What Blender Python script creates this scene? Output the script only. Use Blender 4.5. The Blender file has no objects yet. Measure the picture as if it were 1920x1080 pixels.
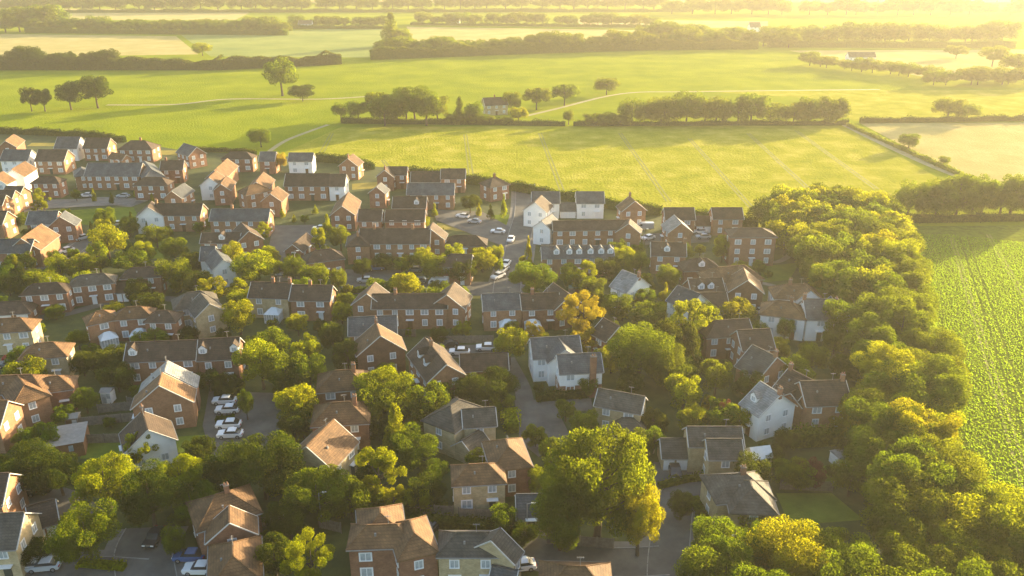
import bpy, bmesh, math, random
from mathutils import Vector, Matrix
R = random.Random(7)
C = bpy.data.collections.new("village"); bpy.context.scene.collection.children.link(C)
SC = bpy.context.scene
# ------------------------------------------------------------------ camera, light, exposure
F = 1550.0; HY = -90.0; K = 0.0122
PIT = math.atan((540 - HY) / F); CAMH = math.cos(PIT) / K
cam = bpy.data.cameras.new("camera"); camo = bpy.data.objects.new("camera", cam); C.objects.link(camo)
cam.sensor_width = 36; cam.lens = F / 1920 * 36; cam.clip_end = 20000; cam.clip_start = 1
camo.location = (0, 0, CAMH); camo.rotation_euler = (math.pi / 2 - PIT, 0, 0); SC.camera = camo
SUN_AZ = math.radians(50); SUN_EL = math.radians(10)
world = bpy.data.worlds.new("World"); SC.world = world; world.use_nodes = True
nt = world.node_tree; bg = nt.nodes['Background']; sky = nt.nodes.new('ShaderNodeTexSky')
sky.sky_type = 'NISHITA'; sky.sun_disc = False; sky.sun_elevation = SUN_EL; sky.sun_rotation = SUN_AZ
sky.air_density = 1.0; sky.dust_density = 2.5; sky.ozone_density = 1.0
nt.links.new(sky.outputs[0], bg.inputs[0]); bg.inputs[1].default_value = 0.13
sl = bpy.data.lights.new("sun", 'SUN'); so = bpy.data.objects.new("sun", sl); C.objects.link(so)
sl.energy = 5.0; sl.angle = math.radians(0.6); sl.color = (1.0, 0.78, 0.45)
sd = Vector((math.sin(SUN_AZ) * math.cos(SUN_EL), math.cos(SUN_AZ) * math.cos(SUN_EL), math.sin(SUN_EL)))
so.rotation_euler = sd.to_track_quat('Z', 'Y').to_euler(); so.location = (200, 200, 300)
SC.view_settings.view_transform = 'Standard'; SC.view_settings.look = 'None'
SC.view_settings.exposure = 2.04; SC.view_settings.gamma = 1
SC.render.engine = 'CYCLES'
try:
    SC.cycles.max_bounces = 6; SC.cycles.volume_bounces = 1; SC.cycles.transparent_max_bounces = 8
except Exception: pass

# ------------------------------------------------------------------ pixel rays -> world (layout only)
cp, sp = math.cos(PIT), math.sin(PIT)
def P(x, y, z=0.0):
    dx, dy = (x - 960) / F, (540 - y) / F
    d = Vector((dx, cp + dy * sp, -sp + dy * cp))
    t = (z - CAMH) / d.z
    return Vector((d.x * t, d.y * t, z))
def proj(p):
    q = p - Vector((0, 0, CAMH)); zc = q.y * cp - q.z * sp; yc = q.y * sp + q.z * cp
    return 960 + F * q.x / zc, 540 - F * yc / zc
def scale_at(p):
    q = p - Vector((0, 0, CAMH)); return F / (q.y * cp - q.z * sp)
def height_for(p, ytop):
    lo, hi = 0.3, 60
    for _ in range(30):
        m = (lo + hi) / 2
        if proj(Vector((p.x, p.y, m)))[1] > ytop: lo = m
        else: hi = m
    return lo

# ------------------------------------------------------------------ materials
def mat(name, c1, c2=None, sc=1.0, rough=0.85, bump=0.0, bsc=None, metal=0.0, obj_rand=0.0, c3=None, spec=0.3, detail=6, coord='Object', sheen=0):
    m = bpy.data.materials.new(name); m.use_nodes = True; n = m.node_tree.nodes; l = m.node_tree.links
    b = n['Principled BSDF']; b.inputs['Roughness'].default_value = rough; b.inputs['Metallic'].default_value = metal
    b.inputs['Specular IOR Level'].default_value = spec
    tc = n.new('ShaderNodeTexCoord')
    out = None
    if c2:
        no = n.new('ShaderNodeTexNoise'); no.inputs['Scale'].default_value = sc; no.inputs['Detail'].default_value = detail
        no.inputs['Roughness'].default_value = 0.65
        l.new(tc.outputs[coord], no.inputs['Vector'])
        cr = n.new('ShaderNodeValToRGB'); l.new(no.outputs['Fac'], cr.inputs[0])
        cr.color_ramp.elements[0].position = 0.32; cr.color_ramp.elements[1].position = 0.68
        cr.color_ramp.elements[0].color = (*c1, 1); cr.color_ramp.elements[1].color = (*c2, 1)
        if c3:
            e = cr.color_ramp.elements.new(0.5); e.color = (*c3, 1)
        out = cr.outputs[0]
    if obj_rand:
        oi = n.new('ShaderNodeObjectInfo'); mr = n.new('ShaderNodeMapRange')
        mr.inputs['To Min'].default_value = 1 - obj_rand; mr.inputs['To Max'].default_value = 1 + obj_rand
        l.new(oi.outputs['Random'], mr.inputs['Value'])
        hs = n.new('ShaderNodeHueSaturation'); l.new(mr.outputs[0], hs.inputs['Value'])
        if out: l.new(out, hs.inputs['Color'])
        else: hs.inputs['Color'].default_value = (*c1, 1)
        out = hs.outputs[0]
    if out: l.new(out, b.inputs['Base Color'])
    else: b.inputs['Base Color'].default_value = (*c1, 1)
    if bump:
        n2 = n.new('ShaderNodeTexNoise'); n2.inputs['Scale'].default_value = bsc or sc; n2.inputs['Detail'].default_value = 4
        l.new(tc.outputs[coord], n2.inputs['Vector'])
        bp = n.new('ShaderNodeBump'); bp.inputs['Strength'].default_value = 1.0; bp.inputs['Distance'].default_value = bump
        l.new(n2.outputs['Fac'], bp.inputs['Height']); l.new(bp.outputs[0], b.inputs['Normal'])
    return m

def mat_roof(name, c1, c2, rough=0.75):
    m = mat(name, [v * .8 for v in c1], [v * 1.12 for v in c2], sc=0.55, rough=rough, obj_rand=0.18, spec=0.3, detail=9)
    n = m.node_tree.nodes; l = m.node_tree.links; b = n['Principled BSDF']
    tc = n.new('ShaderNodeTexCoord'); br = n.new('ShaderNodeTexBrick')
    mp = n.new('ShaderNodeMapping'); mp.inputs['Scale'].default_value = (1, 1, 1)
    # courses follow height: u = x+y, v = z*1.6
    sx = n.new('ShaderNodeSeparateXYZ'); ad = n.new('ShaderNodeMath'); cb = n.new('ShaderNodeCombineXYZ')
    l.new(tc.outputs['Object'], sx.inputs[0]); l.new(sx.outputs[0], ad.inputs[0]); l.new(sx.outputs[1], ad.inputs[1])
    l.new(ad.outputs[0], cb.inputs[0]); l.new(sx.outputs[2], cb.inputs[1]); l.new(cb.outputs[0], br.inputs['Vector'])
    br.inputs['Scale'].default_value = 1.0; br.inputs['Brick Width'].default_value = 0.45; br.inputs['Row Height'].default_value = 0.24
    br.inputs['Mortar Size'].default_value = 0.03
    br.inputs['Color1'].default_value = (0.78, 0.78, 0.78, 1); br.inputs['Color2'].default_value = (1.15, 1.12, 1.1, 1); br.inputs['Mortar'].default_value = (0.6, 0.6, 0.6, 1)
    src = b.inputs['Base Color'].links[0].from_socket
    mx = n.new('ShaderNodeMix'); mx.data_type = 'RGBA'; mx.blend_type = 'MULTIPLY'; mx.inputs[0].default_value = 0.75
    l.new(src, mx.inputs[6]); l.new(br.outputs['Color'], mx.inputs[7]); l.new(mx.outputs[2], b.inputs['Base Color'])
    bp = n.new('ShaderNodeBump'); bp.inputs['Distance'].default_value = 0.05; l.new(br.outputs['Fac'], bp.inputs['Height']); bp.invert = True
    l.new(bp.outputs[0], b.inputs['Normal'])
    return m

def mat_leaf(name, c, ct, tr=0.5):
    m = bpy.data.materials.new(name); m.use_nodes = True; n = m.node_tree.nodes; l = m.node_tree.links
    n.remove(n['Principled BSDF']); out = n['Material Output']
    d = n.new('ShaderNodeBsdfDiffuse'); t = n.new('ShaderNodeBsdfTranslucent'); mx = n.new('ShaderNodeMixShader')
    oi = n.new('ShaderNodeObjectInfo'); tc = n.new('ShaderNodeTexCoord')
    no = n.new('ShaderNodeTexNoise'); no.inputs['Scale'].default_value = 2.2; no.inputs['Detail'].default_value = 5
    l.new(tc.outputs['Object'], no.inputs['Vector'])
    for col, sh in ((c, d), (ct, t)):
        hs = n.new('ShaderNodeHueSaturation'); hs.inputs['Color'].default_value = (*col, 1)
        mr = n.new('ShaderNodeMapRange'); mr.inputs['To Min'].default_value = 0.485; mr.inputs['To Max'].default_value = 0.515
        l.new(oi.outputs['Random'], mr.inputs[0]); l.new(mr.outputs[0], hs.inputs['Hue'])
        m2 = n.new('ShaderNodeMapRange'); m2.inputs['From Min'].default_value = 0.3; m2.inputs['From Max'].default_value = 0.7
        m2.inputs['To Min'].default_value = 0.55; m2.inputs['To Max'].default_value = 1.4
        l.new(no.outputs['Fac'], m2.inputs[0]); l.new(m2.outputs[0], hs.inputs['Value'])
        l.new(hs.outputs[0], sh.inputs[0])
    mx.inputs[0].default_value = tr
    l.new(d.outputs[0], mx.inputs[1]); l.new(t.outputs[0], mx.inputs[2]); l.new(mx.outputs[0], out.inputs['Surface'])
    return m

ROOF = {
 'B': mat_roof('brown_roof_tiles', (0.055, 0.037, 0.026), (0.1, 0.067, 0.045)),
 'S': mat_roof('slate_roof', (0.06, 0.066, 0.07), (0.105, 0.112, 0.116), 0.6),
 'R': mat_roof('red_roof_tiles', (0.12, 0.066, 0.033), (0.215, 0.12, 0.055)),
 'G': mat_roof('grey_brown_roof_tiles', (0.065, 0.058, 0.048), (0.115, 0.102, 0.083)),
 'P': mat_roof('pale_slate_roof', (0.2, 0.2, 0.19), (0.3, 0.3, 0.29), 0.5),
}
def mat_brick(name, c1, c2, mort):
    m = mat(name, c1, c2, sc=0.9, rough=0.9, obj_rand=0.12)
    n = m.node_tree.nodes; l = m.node_tree.links; b = n['Principled BSDF']
    tc = n.new('ShaderNodeTexCoord'); br = n.new('ShaderNodeTexBrick')
    sx = n.new('ShaderNodeSeparateXYZ'); ad = n.new('ShaderNodeMath'); cb = n.new('ShaderNodeCombineXYZ')
    l.new(tc.outputs['Object'], sx.inputs[0]); l.new(sx.outputs[0], ad.inputs[0]); l.new(sx.outputs[1], ad.inputs[1])
    l.new(ad.outputs[0], cb.inputs[0]); l.new(sx.outputs[2], cb.inputs[1]); l.new(cb.outputs[0], br.inputs['Vector'])
    br.inputs['Scale'].default_value = 1.0; br.inputs['Brick Width'].default_value = 0.3; br.inputs['Row Height'].default_value = 0.1
    br.inputs['Mortar Size'].default_value = 0.012
    br.inputs['Color1'].default_value = (0.8, 0.8, 0.8, 1); br.inputs['Color2'].default_value = (1.2, 1.15, 1.1, 1); br.inputs['Mortar'].default_value = (*mort, 1)
    src = b.inputs['Base Color'].links[0].from_socket
    mx = n.new('ShaderNodeMix'); mx.data_type = 'RGBA'; mx.blend_type = 'MULTIPLY'; mx.inputs[0].default_value = 0.8
    l.new(src, mx.inputs[6]); l.new(br.outputs['Color'], mx.inputs[7]); l.new(mx.outputs[2], b.inputs['Base Color'])
    return m
WALL = {
 'b': mat_brick('red_brick', (0.19, 0.09, 0.056), (0.28, 0.145, 0.09), (1.2, 1.3, 1.3)),
 'o': mat_brick('orange_brick', (0.24, 0.125, 0.07), (0.33, 0.18, 0.105), (1.2, 1.3, 1.3)),
 'w': mat('white_weatherboard', (0.76, 0.76, 0.74), (0.86, 0.86, 0.84), sc=0.6, rough=0.6),
 'y': mat_brick('buff_stone', (0.36, 0.29, 0.17), (0.5, 0.41, 0.26), (0.9, 0.9, 0.85)),
 't': mat_brick('hung_tiles', (0.13, 0.07, 0.045), (0.2, 0.11, 0.065), (0.6, 0.6, 0.6)),
}
M_WHITE = mat('white_paint', (0.72, 0.73, 0.74), (0.8, 0.8, 0.8), sc=3, rough=0.5)
M_GLASS = mat('window_glass', (0.25, 0.29, 0.31), (0.55, 0.58, 0.6), sc=1.2, rough=0.08, spec=0.9)
M_CONS = mat('conservatory_glazing', (0.55, 0.6, 0.62), (0.68, 0.72, 0.74), sc=1.5, rough=0.25)
M_DOOR = [mat('dark_door', (0.05, 0.06, 0.05), rough=0.5), mat('brown_door', (0.12, 0.06, 0.03), rough=0.5), M_WHITE]
M_TIMB = mat('weathered_fence_timber', (0.13, 0.11, 0.09), (0.22, 0.19, 0.155), sc=2, rough=0.9, obj_rand=.2)
M_BRED = mat('brown_shed_timber', (0.2, 0.09, 0.04), (0.28, 0.14, 0.07), sc=2)
M_FELT = mat('grey_felt_roof', (0.2, 0.19, 0.18), (0.28, 0.27, 0.25), sc=1.5)
M_ASPH = mat('asphalt', (0.08, 0.077, 0.072), (0.145, 0.137, 0.122), sc=0.25, rough=0.9, bump=0.03, bsc=6, c3=(0.11, 0.105, 0.095))
M_PAVE = mat('paving', (0.14, 0.13, 0.115), (0.2, 0.185, 0.165), sc=0.6, rough=0.9)
M_KERB = mat('kerb_stone', (0.22, 0.21, 0.2), (0.3, 0.29, 0.28), sc=1)
M_TRIM = mat('grey_gutter', (0.22, 0.21, 0.2), (0.3, 0.29, 0.28), sc=2)
M_BARGE = mat('pale_verge', (0.42, 0.41, 0.38), (0.55, 0.53, 0.5), sc=2)
M_CAP = mat('chimney_mortar', (0.16, 0.13, 0.11), (0.24, 0.2, 0.17), sc=2)
M_LINE = mat('road_paint', (0.6, 0.6, 0.58), (0.75, 0.75, 0.72), sc=4)
M_TRUNK = mat('bark', (0.055, 0.04, 0.025), (0.11, 0.08, 0.055), sc=3, rough=0.95)
M_VGR = mat('village_ground', (0.03, 0.042, 0.012), (0.085, 0.1, 0.022), sc=0.16, rough=0.95, bump=0.15, bsc=1.2, c3=(0.055, 0.072, 0.017), detail=10)
def field(name, a, b_, c, sc=0.05, bump=0.55, bsc=1.0): return mat(name, a, b_, sc=sc, rough=1.0, bump=bump, bsc=bsc, c3=c, spec=0.0, detail=10)
M_MEAD = field('meadow_grass', (0.145, 0.19, 0.006), (0.25, 0.28, 0.012), (0.195, 0.235, 0.008), 0.03)
M_CORN = field('ripening_crop', (0.2, 0.225, 0.01), (0.40, 0.35, 0.06), (0.28, 0.28, 0.02), 0.09)
M_STRAW = field('straw_stubble', (0.33, 0.29, 0.11), (0.46, 0.38, 0.17), (0.39, 0.33, 0.13), 0.05)
M_SAGE = field('sage_grass', (0.17, 0.22, 0.07), (0.28, 0.31, 0.1), (0.22, 0.26, 0.08), 0.02)
M_SOIL = field('crop_soil', (0.1, 0.12, 0.02), (0.18, 0.23, 0.025), (0.14, 0.17, 0.02), 0.5)
M_TRAM = mat('trodden_track', (0.13, 0.14, 0.015), (0.24, 0.23, 0.03), sc=0.8)
M_TRACK = mat('chalky_track', (0.24, 0.22, 0.1), (0.34, 0.3, 0.17), sc=0.3)
LEAF = {
 'g': mat_leaf('green_leaves', (0.042, 0.076, 0.007), (0.28, 0.34, 0.007), 0.5),
 'd': mat_leaf('dark_green_leaves', (0.024, 0.045, 0.006), (0.16, 0.19, 0.007), 0.42),
 'l': mat_leaf('lime_leaves', (0.075, 0.112, 0.006), (0.50, 0.50, 0.006), 0.56),
 'a': mat_leaf('amber_leaves', (0.16, 0.145, 0.015), (0.55, 0.46, 0.02), 0.58),
 'p': mat_leaf('purple_leaves', (0.06, 0.03, 0.025), (0.25, 0.07, 0.05), 0.4),
 'c': mat_leaf('crop_leaves', (0.1, 0.19, 0.015), (0.30, 0.46, 0.015), 0.55),
}

# ------------------------------------------------------------------ object helpers
def ob(name, data, parent=None, loc=(0, 0, 0)):
    o = bpy.data.objects.new(name, data); C.objects.link(o); o.location = loc
    if parent: o.parent = parent
    return o
def tag(o, label=None, cat=None, group=None, kind=None):
    if label: o['label'] = label
    if cat: o['category'] = cat
    if group: o['group'] = group
    if kind: o['kind'] = kind
    return o
LABELS = {}
def chk(label):
    LABELS[label] = LABELS.get(label, 0) + 1
class MB:
    def __init__(s): s.v = []; s.f = []; s.m = []
    def add(s, vs, fs, mi=0):
        o = len(s.v); s.v += [tuple(v) for v in vs]
        for f in fs: s.f.append([i + o for i in f]); s.m.append(mi)
    def box(s, c, ux, uy, hx, hy, z0, z1, mi=0):
        vs = []
        for z in (z0, z1):
            for a, b in ((-1, -1), (1, -1), (1, 1), (-1, 1)):
                p = c + ux * (a * hx) + uy * (b * hy); vs.append((p.x, p.y, z))
        s.add(vs, [(3, 2, 1, 0), (4, 5, 6, 7), (0, 1, 5, 4), (1, 2, 6, 5), (2, 3, 7, 6), (3, 0, 4, 7)], mi)
    def mesh(s, name, mats):
        m = bpy.data.meshes.new(name); m.from_pydata(s.v, [], s.f)
        for x in mats: m.materials.append(x)
        if len(mats) > 1: m.polygons.foreach_set('material_index', s.m)
        m.update(); return m
    def build(s, name, mats, parent=None, loc=(0, 0, 0)):
        if not isinstance(mats, (list, tuple)): mats = [mats]
        return ob(name, s.mesh(name, mats), parent, loc)

# ------------------------------------------------------------------ ground, fields, roads
def sheet(name, pts, z, m, kind='structure'):
    v = [(p[0], p[1], z) for p in pts]
    bm = bmesh.new(); f = bm.faces.new([bm.verts.new(a) for a in v]); bmesh.ops.triangulate(bm, faces=[f]); 
    bmesh.ops.recalc_face_normals(bm, faces=bm.faces)
    for f in bm.faces:
        if f.normal.z < 0: f.normal_flip()
    me = bpy.data.meshes.new(name); bm.to_mesh(me); bm.free(); me.materials.append(m)
    return tag(ob(name, me), kind=kind)
def psheet(name, pix, z, m): return sheet(name, [P(x, y)[:2] for x, y in pix], z, m)
sheet('ground', [(-4500, -300), (4500, -300), (4500, 6000), (-4500, 6000)], 0, M_VGR)
psheet('meadow', [(-300, 246), (0, 249), (60, 251), (170, 257), (300, 275), (345, 283), (480, 290), (600, 297), (700, 312), (800, 322), (960, 345), (1100, 370), (1230, 392), (1400, 428),
                  (1690, 415), (1720, 425), (2400, 425), (2400, 160), (2400, -85), (-500, -85)], 0.02, M_MEAD)
psheet('crop_field', [(520, 292), (600, 297), (700, 312), (800, 322), (960, 345), (1100, 370), (1230, 392), (1400, 428), (1560, 425), (1770, 340), (1585, 236), (1200, 236), (640, 238)], 0.05, M_CORN)
psheet('field', [(-300, 60), (330, 68), (372, 102), (-300, 112)], 0.05, M_STRAW)
psheet('field', [(340, 66), (725, 50), (742, 84), (690, 108), (395, 106)], 0.05, M_SAGE)
psheet('field', [(85, 16), (480, 18), (440, 38), (108, 37)], 0.05, M_STRAW)
psheet('field', [(762, 50), (1215, 57), (1200, 75), (778, 80)], 0.05, M_STRAW)
psheet('field', [(1075, 36), (1440, 40), (1440, 54), (1090, 48)], 0.05, M_STRAW)
psheet('field', [(1612, 231), (2500, 228), (2500, 350), (1830, 345)], 0.05, M_STRAW)
psheet('field', [(1300, 170), (2500, 168), (2500, 224), (1600, 227), (1545, 186)], 0.05, M_CORN)
psheet('field', [(1480, 95), (2500, 90), (2500, 150), (1760, 150)], 0.05, M_STRAW)
psheet('field', [(-400, -20), (2500, -20), (2500, 4), (-400, 6)], 0.05, M_STRAW)
psheet('crop_soil', [(1640, 425), (2500, 418), (3000, 1250), (1900, 1180), (1800, 1000), (1760, 900), (1710, 760), (1670, 600)], 0.05, M_SOIL)
def strip(name, pix, w, z, m, world_pts=None):
    pts = world_pts or [P(x, y) for x, y in pix]; L, Rr = [], []
    for i, p in enumerate(pts):
        a = pts[max(i - 1, 0)]; b = pts[min(i + 1, len(pts) - 1)]; d = (b - a); d.z = 0; d.normalize(); n = Vector((-d.y, d.x, 0))
        L.append(p + n * w / 2); Rr.append(p - n * w / 2)
    mb = MB()
    for i in range(len(pts) - 1):
        mb.add([(Rr[i].x, Rr[i].y, z), (Rr[i + 1].x, Rr[i + 1].y, z), (L[i + 1].x, L[i + 1].y, z), (L[i].x, L[i].y, z)], [(0, 1, 2, 3)])
    return tag(mb.build(name, m), kind='structure')
def smooth(pix, n=6):
    out = []
    for i in range(len(pix) - 1):
        p0 = pix[max(i - 1, 0)]; p1 = pix[i]; p2 = pix[i + 1]; p3 = pix[min(i + 2, len(pix) - 1)]
        for k in range(n):
            t = k / n
            out.append(tuple(0.5 * ((2 * p1[j]) + (-p0[j] + p2[j]) * t + (2 * p0[j] - 5 * p1[j] + 4 * p2[j] - p3[j]) * t * t + (-p0[j] + 3 * p1[j] - 3 * p2[j] + p3[j]) * t ** 3) for j in (0, 1)))
    out.append(pix[-1]); return out
def road(pix, w, pave=True, zi=[0]):
    zi[0] += 1; pp = smooth(pix)
    if pave:
        mb = MB(); pts = [P(*p) for p in pp]
        strip('pavement', pp, w + 3.2, 0.03 + zi[0] * .002, M_PAVE)
    strip('road', pp, w, 0.09 + zi[0] * .004, M_ASPH)
    pts = [P(*p) for p in pp]
    if pave:
        for sgn in (-1, 1):
            mb = MB()
            for i in range(len(pts) - 1):
                d = pts[i + 1] - pts[i]; ln = d.length
                if ln < .05: continue
                d.normalize(); n = Vector((-d.y, d.x, 0)); c = (pts[i] + pts[i + 1]) / 2 + n * sgn * (w / 2 + .08)
                mb.box(c, d, n, ln / 2, .07, 0.0, 0.22)
            tag(mb.build('kerb', M_KERB), kind='structure')
road([(1262, 1200), (1252, 1080), (1258, 1000), (1268, 940), (1290, 915), (1345, 905)], 5.2)
road([(960, 1020), (1040, 1035), (1150, 1055), (1245, 1052)], 5.5)
road([(985, 752), (978, 725), (960, 690), (950, 672)], 3.2, False)
road([(985, 345), (985, 400), (975, 440), (966, 490), (952, 530), (950, 575)], 6.5)
road([(45, 392), (120, 383), (190, 376), (262, 382)], 5)
road([(200, 440), (165, 452), (135, 472), (100, 492), (60, 498)], 5)
road([(290, 1200), (275, 1085), (268, 1030), (285, 990)], 7)
road([(-60, 1062), (60, 1075), (160, 1070), (262, 1075)], 5)
road([(40, 925), (110, 940), (160, 975)], 5.5, False)
road([(30, 600), (120, 590), (240, 560), (330, 562)], 3, False)
def yard(pix, z=0.14, m=M_ASPH):
    yard.k += 1; return psheet('parking_area', pix, z + yard.k * .004, m)
yard.k = 0
yard([(392, 735), (526, 738), (535, 800), (500, 845), (398, 862), (380, 800)])
yard([(965, 752), (1108, 748), (1112, 770), (1048, 776), (1075, 830), (1010, 858), (975, 830)])
yard([(512, 424), (590, 422), (572, 470), (562, 525), (520, 530), (503, 470)])
yard([(640, 506), (765, 508), (768, 528), (952, 530), (952, 556), (640, 552)])
yard([(812, 393), (905, 398), (965, 432), (962, 470), (900, 446), (818, 414)])
yard([(825, 650), (960, 645), (935, 672), (850, 672)])
yard([(1225, 868), (1300, 868), (1300, 892), (1258, 905), (1225, 905)])
yard([(1040, 440), (1085, 438), (1080, 455), (1035, 455)])
yard([(1205, 440), (1330, 432), (1330, 455), (1210, 460)])
yard([(90, 375), (260, 372), (250, 384), (85, 392)], m=M_PAVE)
def lawn(pix): lawn.k += 1; return psheet('lawn', pix, 0.012 + lawn.k * .001, M_LAWN)
lawn.k = 0
M_LAWN = mat('mown_lawn', (0.09, 0.13, 0.02), (0.15, 0.19, 0.03), sc=0.3, rough=1, bump=.1, bsc=3, spec=0)
M_PATCH = mat('sunlit_grass', (0.24, 0.2, 0.05), (0.34, 0.28, 0.08), sc=0.4, rough=1, spec=0)  # sunlight on the village grass, painted in as a brighter golden colour
lawn([(110, 395), (250, 388), (262, 412), (180, 425), (120, 415)])
lawn([(1425, 500), (1500, 492), (1480, 525), (1430, 530)])
lawn([(1455, 925), (1560, 925), (1620, 975), (1480, 985)])
lawn([(845, 405), (960, 402), (985, 432), (905, 425)])
lawn([(260, 455), (320, 452), (318, 485), (268, 485)])
lawn([(320, 820), (385, 815), (385, 845), (320, 850)])
lawn([(160, 830), (235, 830), (230, 860), (150, 860)])
lawn([(0, 815), (40, 812), (40, 835), (-20, 836)])
lawn([(640, 545), (690, 545), (660, 580), (630, 580)])
lawn([(1520, 880), (1600, 860), (1610, 900), (1540, 910)])
for q in ([(60, 268), (150, 268), (150, 274), (50, 274)], [(850, 398), (905, 402), (940, 418), (870, 410)], [(660, 345), (720, 340), (720, 352), (660, 356)], [(275, 282), (345, 282), (335, 292), (270, 288)], [(820, 418), (900, 425), (880, 436), (815, 428)], [(880, 545), (940, 548), (935, 560), (880, 560)]):
    psheet('sunlit_grass', q, 0.026, M_PATCH)
strip('footpath', smooth([(1438, 452), (1468, 456), (1483, 474), (1462, 490), (1438, 492)]), 1.8, .05, M_PAVE)
strip('footpath', smooth([(1425, 530), (1465, 540), (1485, 548)]), 1.8, .05, M_PAVE)
strip('footpath', smooth([(505, 284), (540, 262), (615, 234)]), 2.2, .07, M_TRACK)
strip('track', smooth([(1580, 232), (1640, 262), (1740, 308), (1850, 352), (1960, 400)]), 4, .08, M_TRACK)
strip('track', smooth([(985, 218), (1040, 205), (1165, 176), (1300, 172), (1650, 168)]), 2.6, .08, M_TRACK)
strip('track', smooth([(200, 197), (330, 196), (430, 186), (600, 186), (700, 180)]), 3, .08, M_TRACK)
for a in (((715, 300), (728, 318)), ((870, 252), (880, 332)), ((1010, 250), (1050, 358)), ((1160, 250), (1250, 378)), ((1290, 260), (1410, 395)), ((1400, 250), (1540, 380)), ((1490, 245), (1640, 355)), ((620, 250), (600, 285))):
    for dx in (0, 8): strip('tractor_track', [(a[0][0] + dx * .6, a[0][1]), (a[1][0] + dx, a[1][1])], 0.55, .07, M_TRAM)
for a in (((1780, 440), (1975, 1120)), ((1850, 440), (2200, 1060))):
    for dx in (0, 9): strip('tractor_track', [(a[0][0] + dx * .6, a[0][1]), (a[1][0] + dx * 2.4, a[1][1])], 0.5, .09, M_TRAM)

# ------------------------------------------------------------------ houses
def window_mesh(two):
    f = MB(); g = MB(); X = Vector((1, 0, 0)); Y = Vector((0, 1, 0)); o = Vector((0, 0, 0))
    def bar(mb, x0, x1, z0, z1, y0, y1, mi=0):
        mb.box(Vector(((x0 + x1) / 2, (y0 + y1) / 2, 0)), X, Y, (x1 - x0) / 2, (y1 - y0) / 2, z0, z1, mi)
    t = .12
    bar(f, -.5, .5, -.09, 0, -.12, 0.02); bar(f, -.5, .5, 1 - t, 1, -.05, 0.02)
    bar(f, -.5, -.5 + t, 0, 1 - t, -.05, 0.02); bar(f, .5 - t, .5, 0, 1 - t, -.05, 0.02)
    bar(f, -.03, .03, 0, 1 - t, -.045, 0.018)
    bar(g if not two else f, -.5 + t, .5 - t, 0.0, 1 - t, -.02, 0.0, 1)
    return f.mesh('window', [M_WHITE, M_GLASS]), (g.mesh('pane', [M_GLASS, M_GLASS]) if not two else None)
WIN_F, WIN_P = window_mesh(False); WIN_2, _ = window_mesh(True)
def add_window(root, p, nrm, w, h, z, near):
    """p: point on wall (relative to root), nrm: outward normal"""
    a = math.atan2(nrm.y, nrm.x) + math.pi / 2
    o = ob('window', WIN_F if near else WIN_2, root, (p.x + nrm.x * .01, p.y + nrm.y * .01, z)); o.rotation_euler = (0, 0, a); o.scale = (w, 1, h)
    if near: ob('pane', WIN_P, o)
    return o
def roof_prism(mb, top, hip, th=.16):
    # top: e0,e1 (front eaves A,B) e2,e3 (back eaves B,A), r0,r1 (ridge A,B)
    n = 6; vs = [tuple(v) for v in top] + [(v[0], v[1], v[2] - th) for v in top]
    fs = [(0, 1, 5, 4), (2, 3, 4, 5)]
    fs += [(6, 10, 11, 7), (8, 11, 10, 9)]
    if hip[0]: fs += [(3, 0, 4), (9, 10, 6), (0, 3, 9, 6)]
    else: fs += [(0, 4, 10, 6), (4, 3, 9, 10)]
    if hip[1]: fs += [(1, 2, 5), (7, 11, 8), (2, 1, 7, 8)]
    else: fs += [(5, 1, 7, 11), (2, 5, 11, 8)]
    fs += [(1, 0, 6, 7), (3, 2, 8, 9)]
    mb.add(vs, fs)
def bar3(mb, a, b, w, mi=0):
    d = (b - a); L = d.length
    if L < 1e-4: return
    d.normalize(); s = d.cross(Vector((0, 0, 1)));
    if s.length < 1e-3: s = Vector((1, 0, 0))
    s.normalize(); u = s.cross(d).normalized()
    vs = [p + s * (i * w) + u * (j * w) for p in (a, b) for i, j in ((-1, -1), (1, -1), (1, 1), (-1, 1))]
    mb.add(vs, [(0, 1, 2, 3), (7, 6, 5, 4), (4, 5, 1, 0), (5, 6, 2, 1), (6, 7, 3, 2), (7, 4, 0, 3)], mi)
HOUSES = []
def fit_width(x1, y1, x2, y2, yeave, ty, e, pitch):
    lo, hi = 4.6, 12.0; pt = math.tan(math.radians(pitch))
    for _ in range(24):
        W = (lo + hi) / 2; hr = e + pt * W / 2; A, B = P(x1, y1, hr), P(x2, y2, hr); u = (B - A); u.z = 0; u.normalize(); n = Vector((u.y, -u.x, 0))
        if n.y > 0: n = -n
        q = (A + B) / 2 + n * (W / 2 + .3); q.z = e - .25
        if proj(q)[1] < yeave: lo = W
        else: hi = W
    return lo
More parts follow.
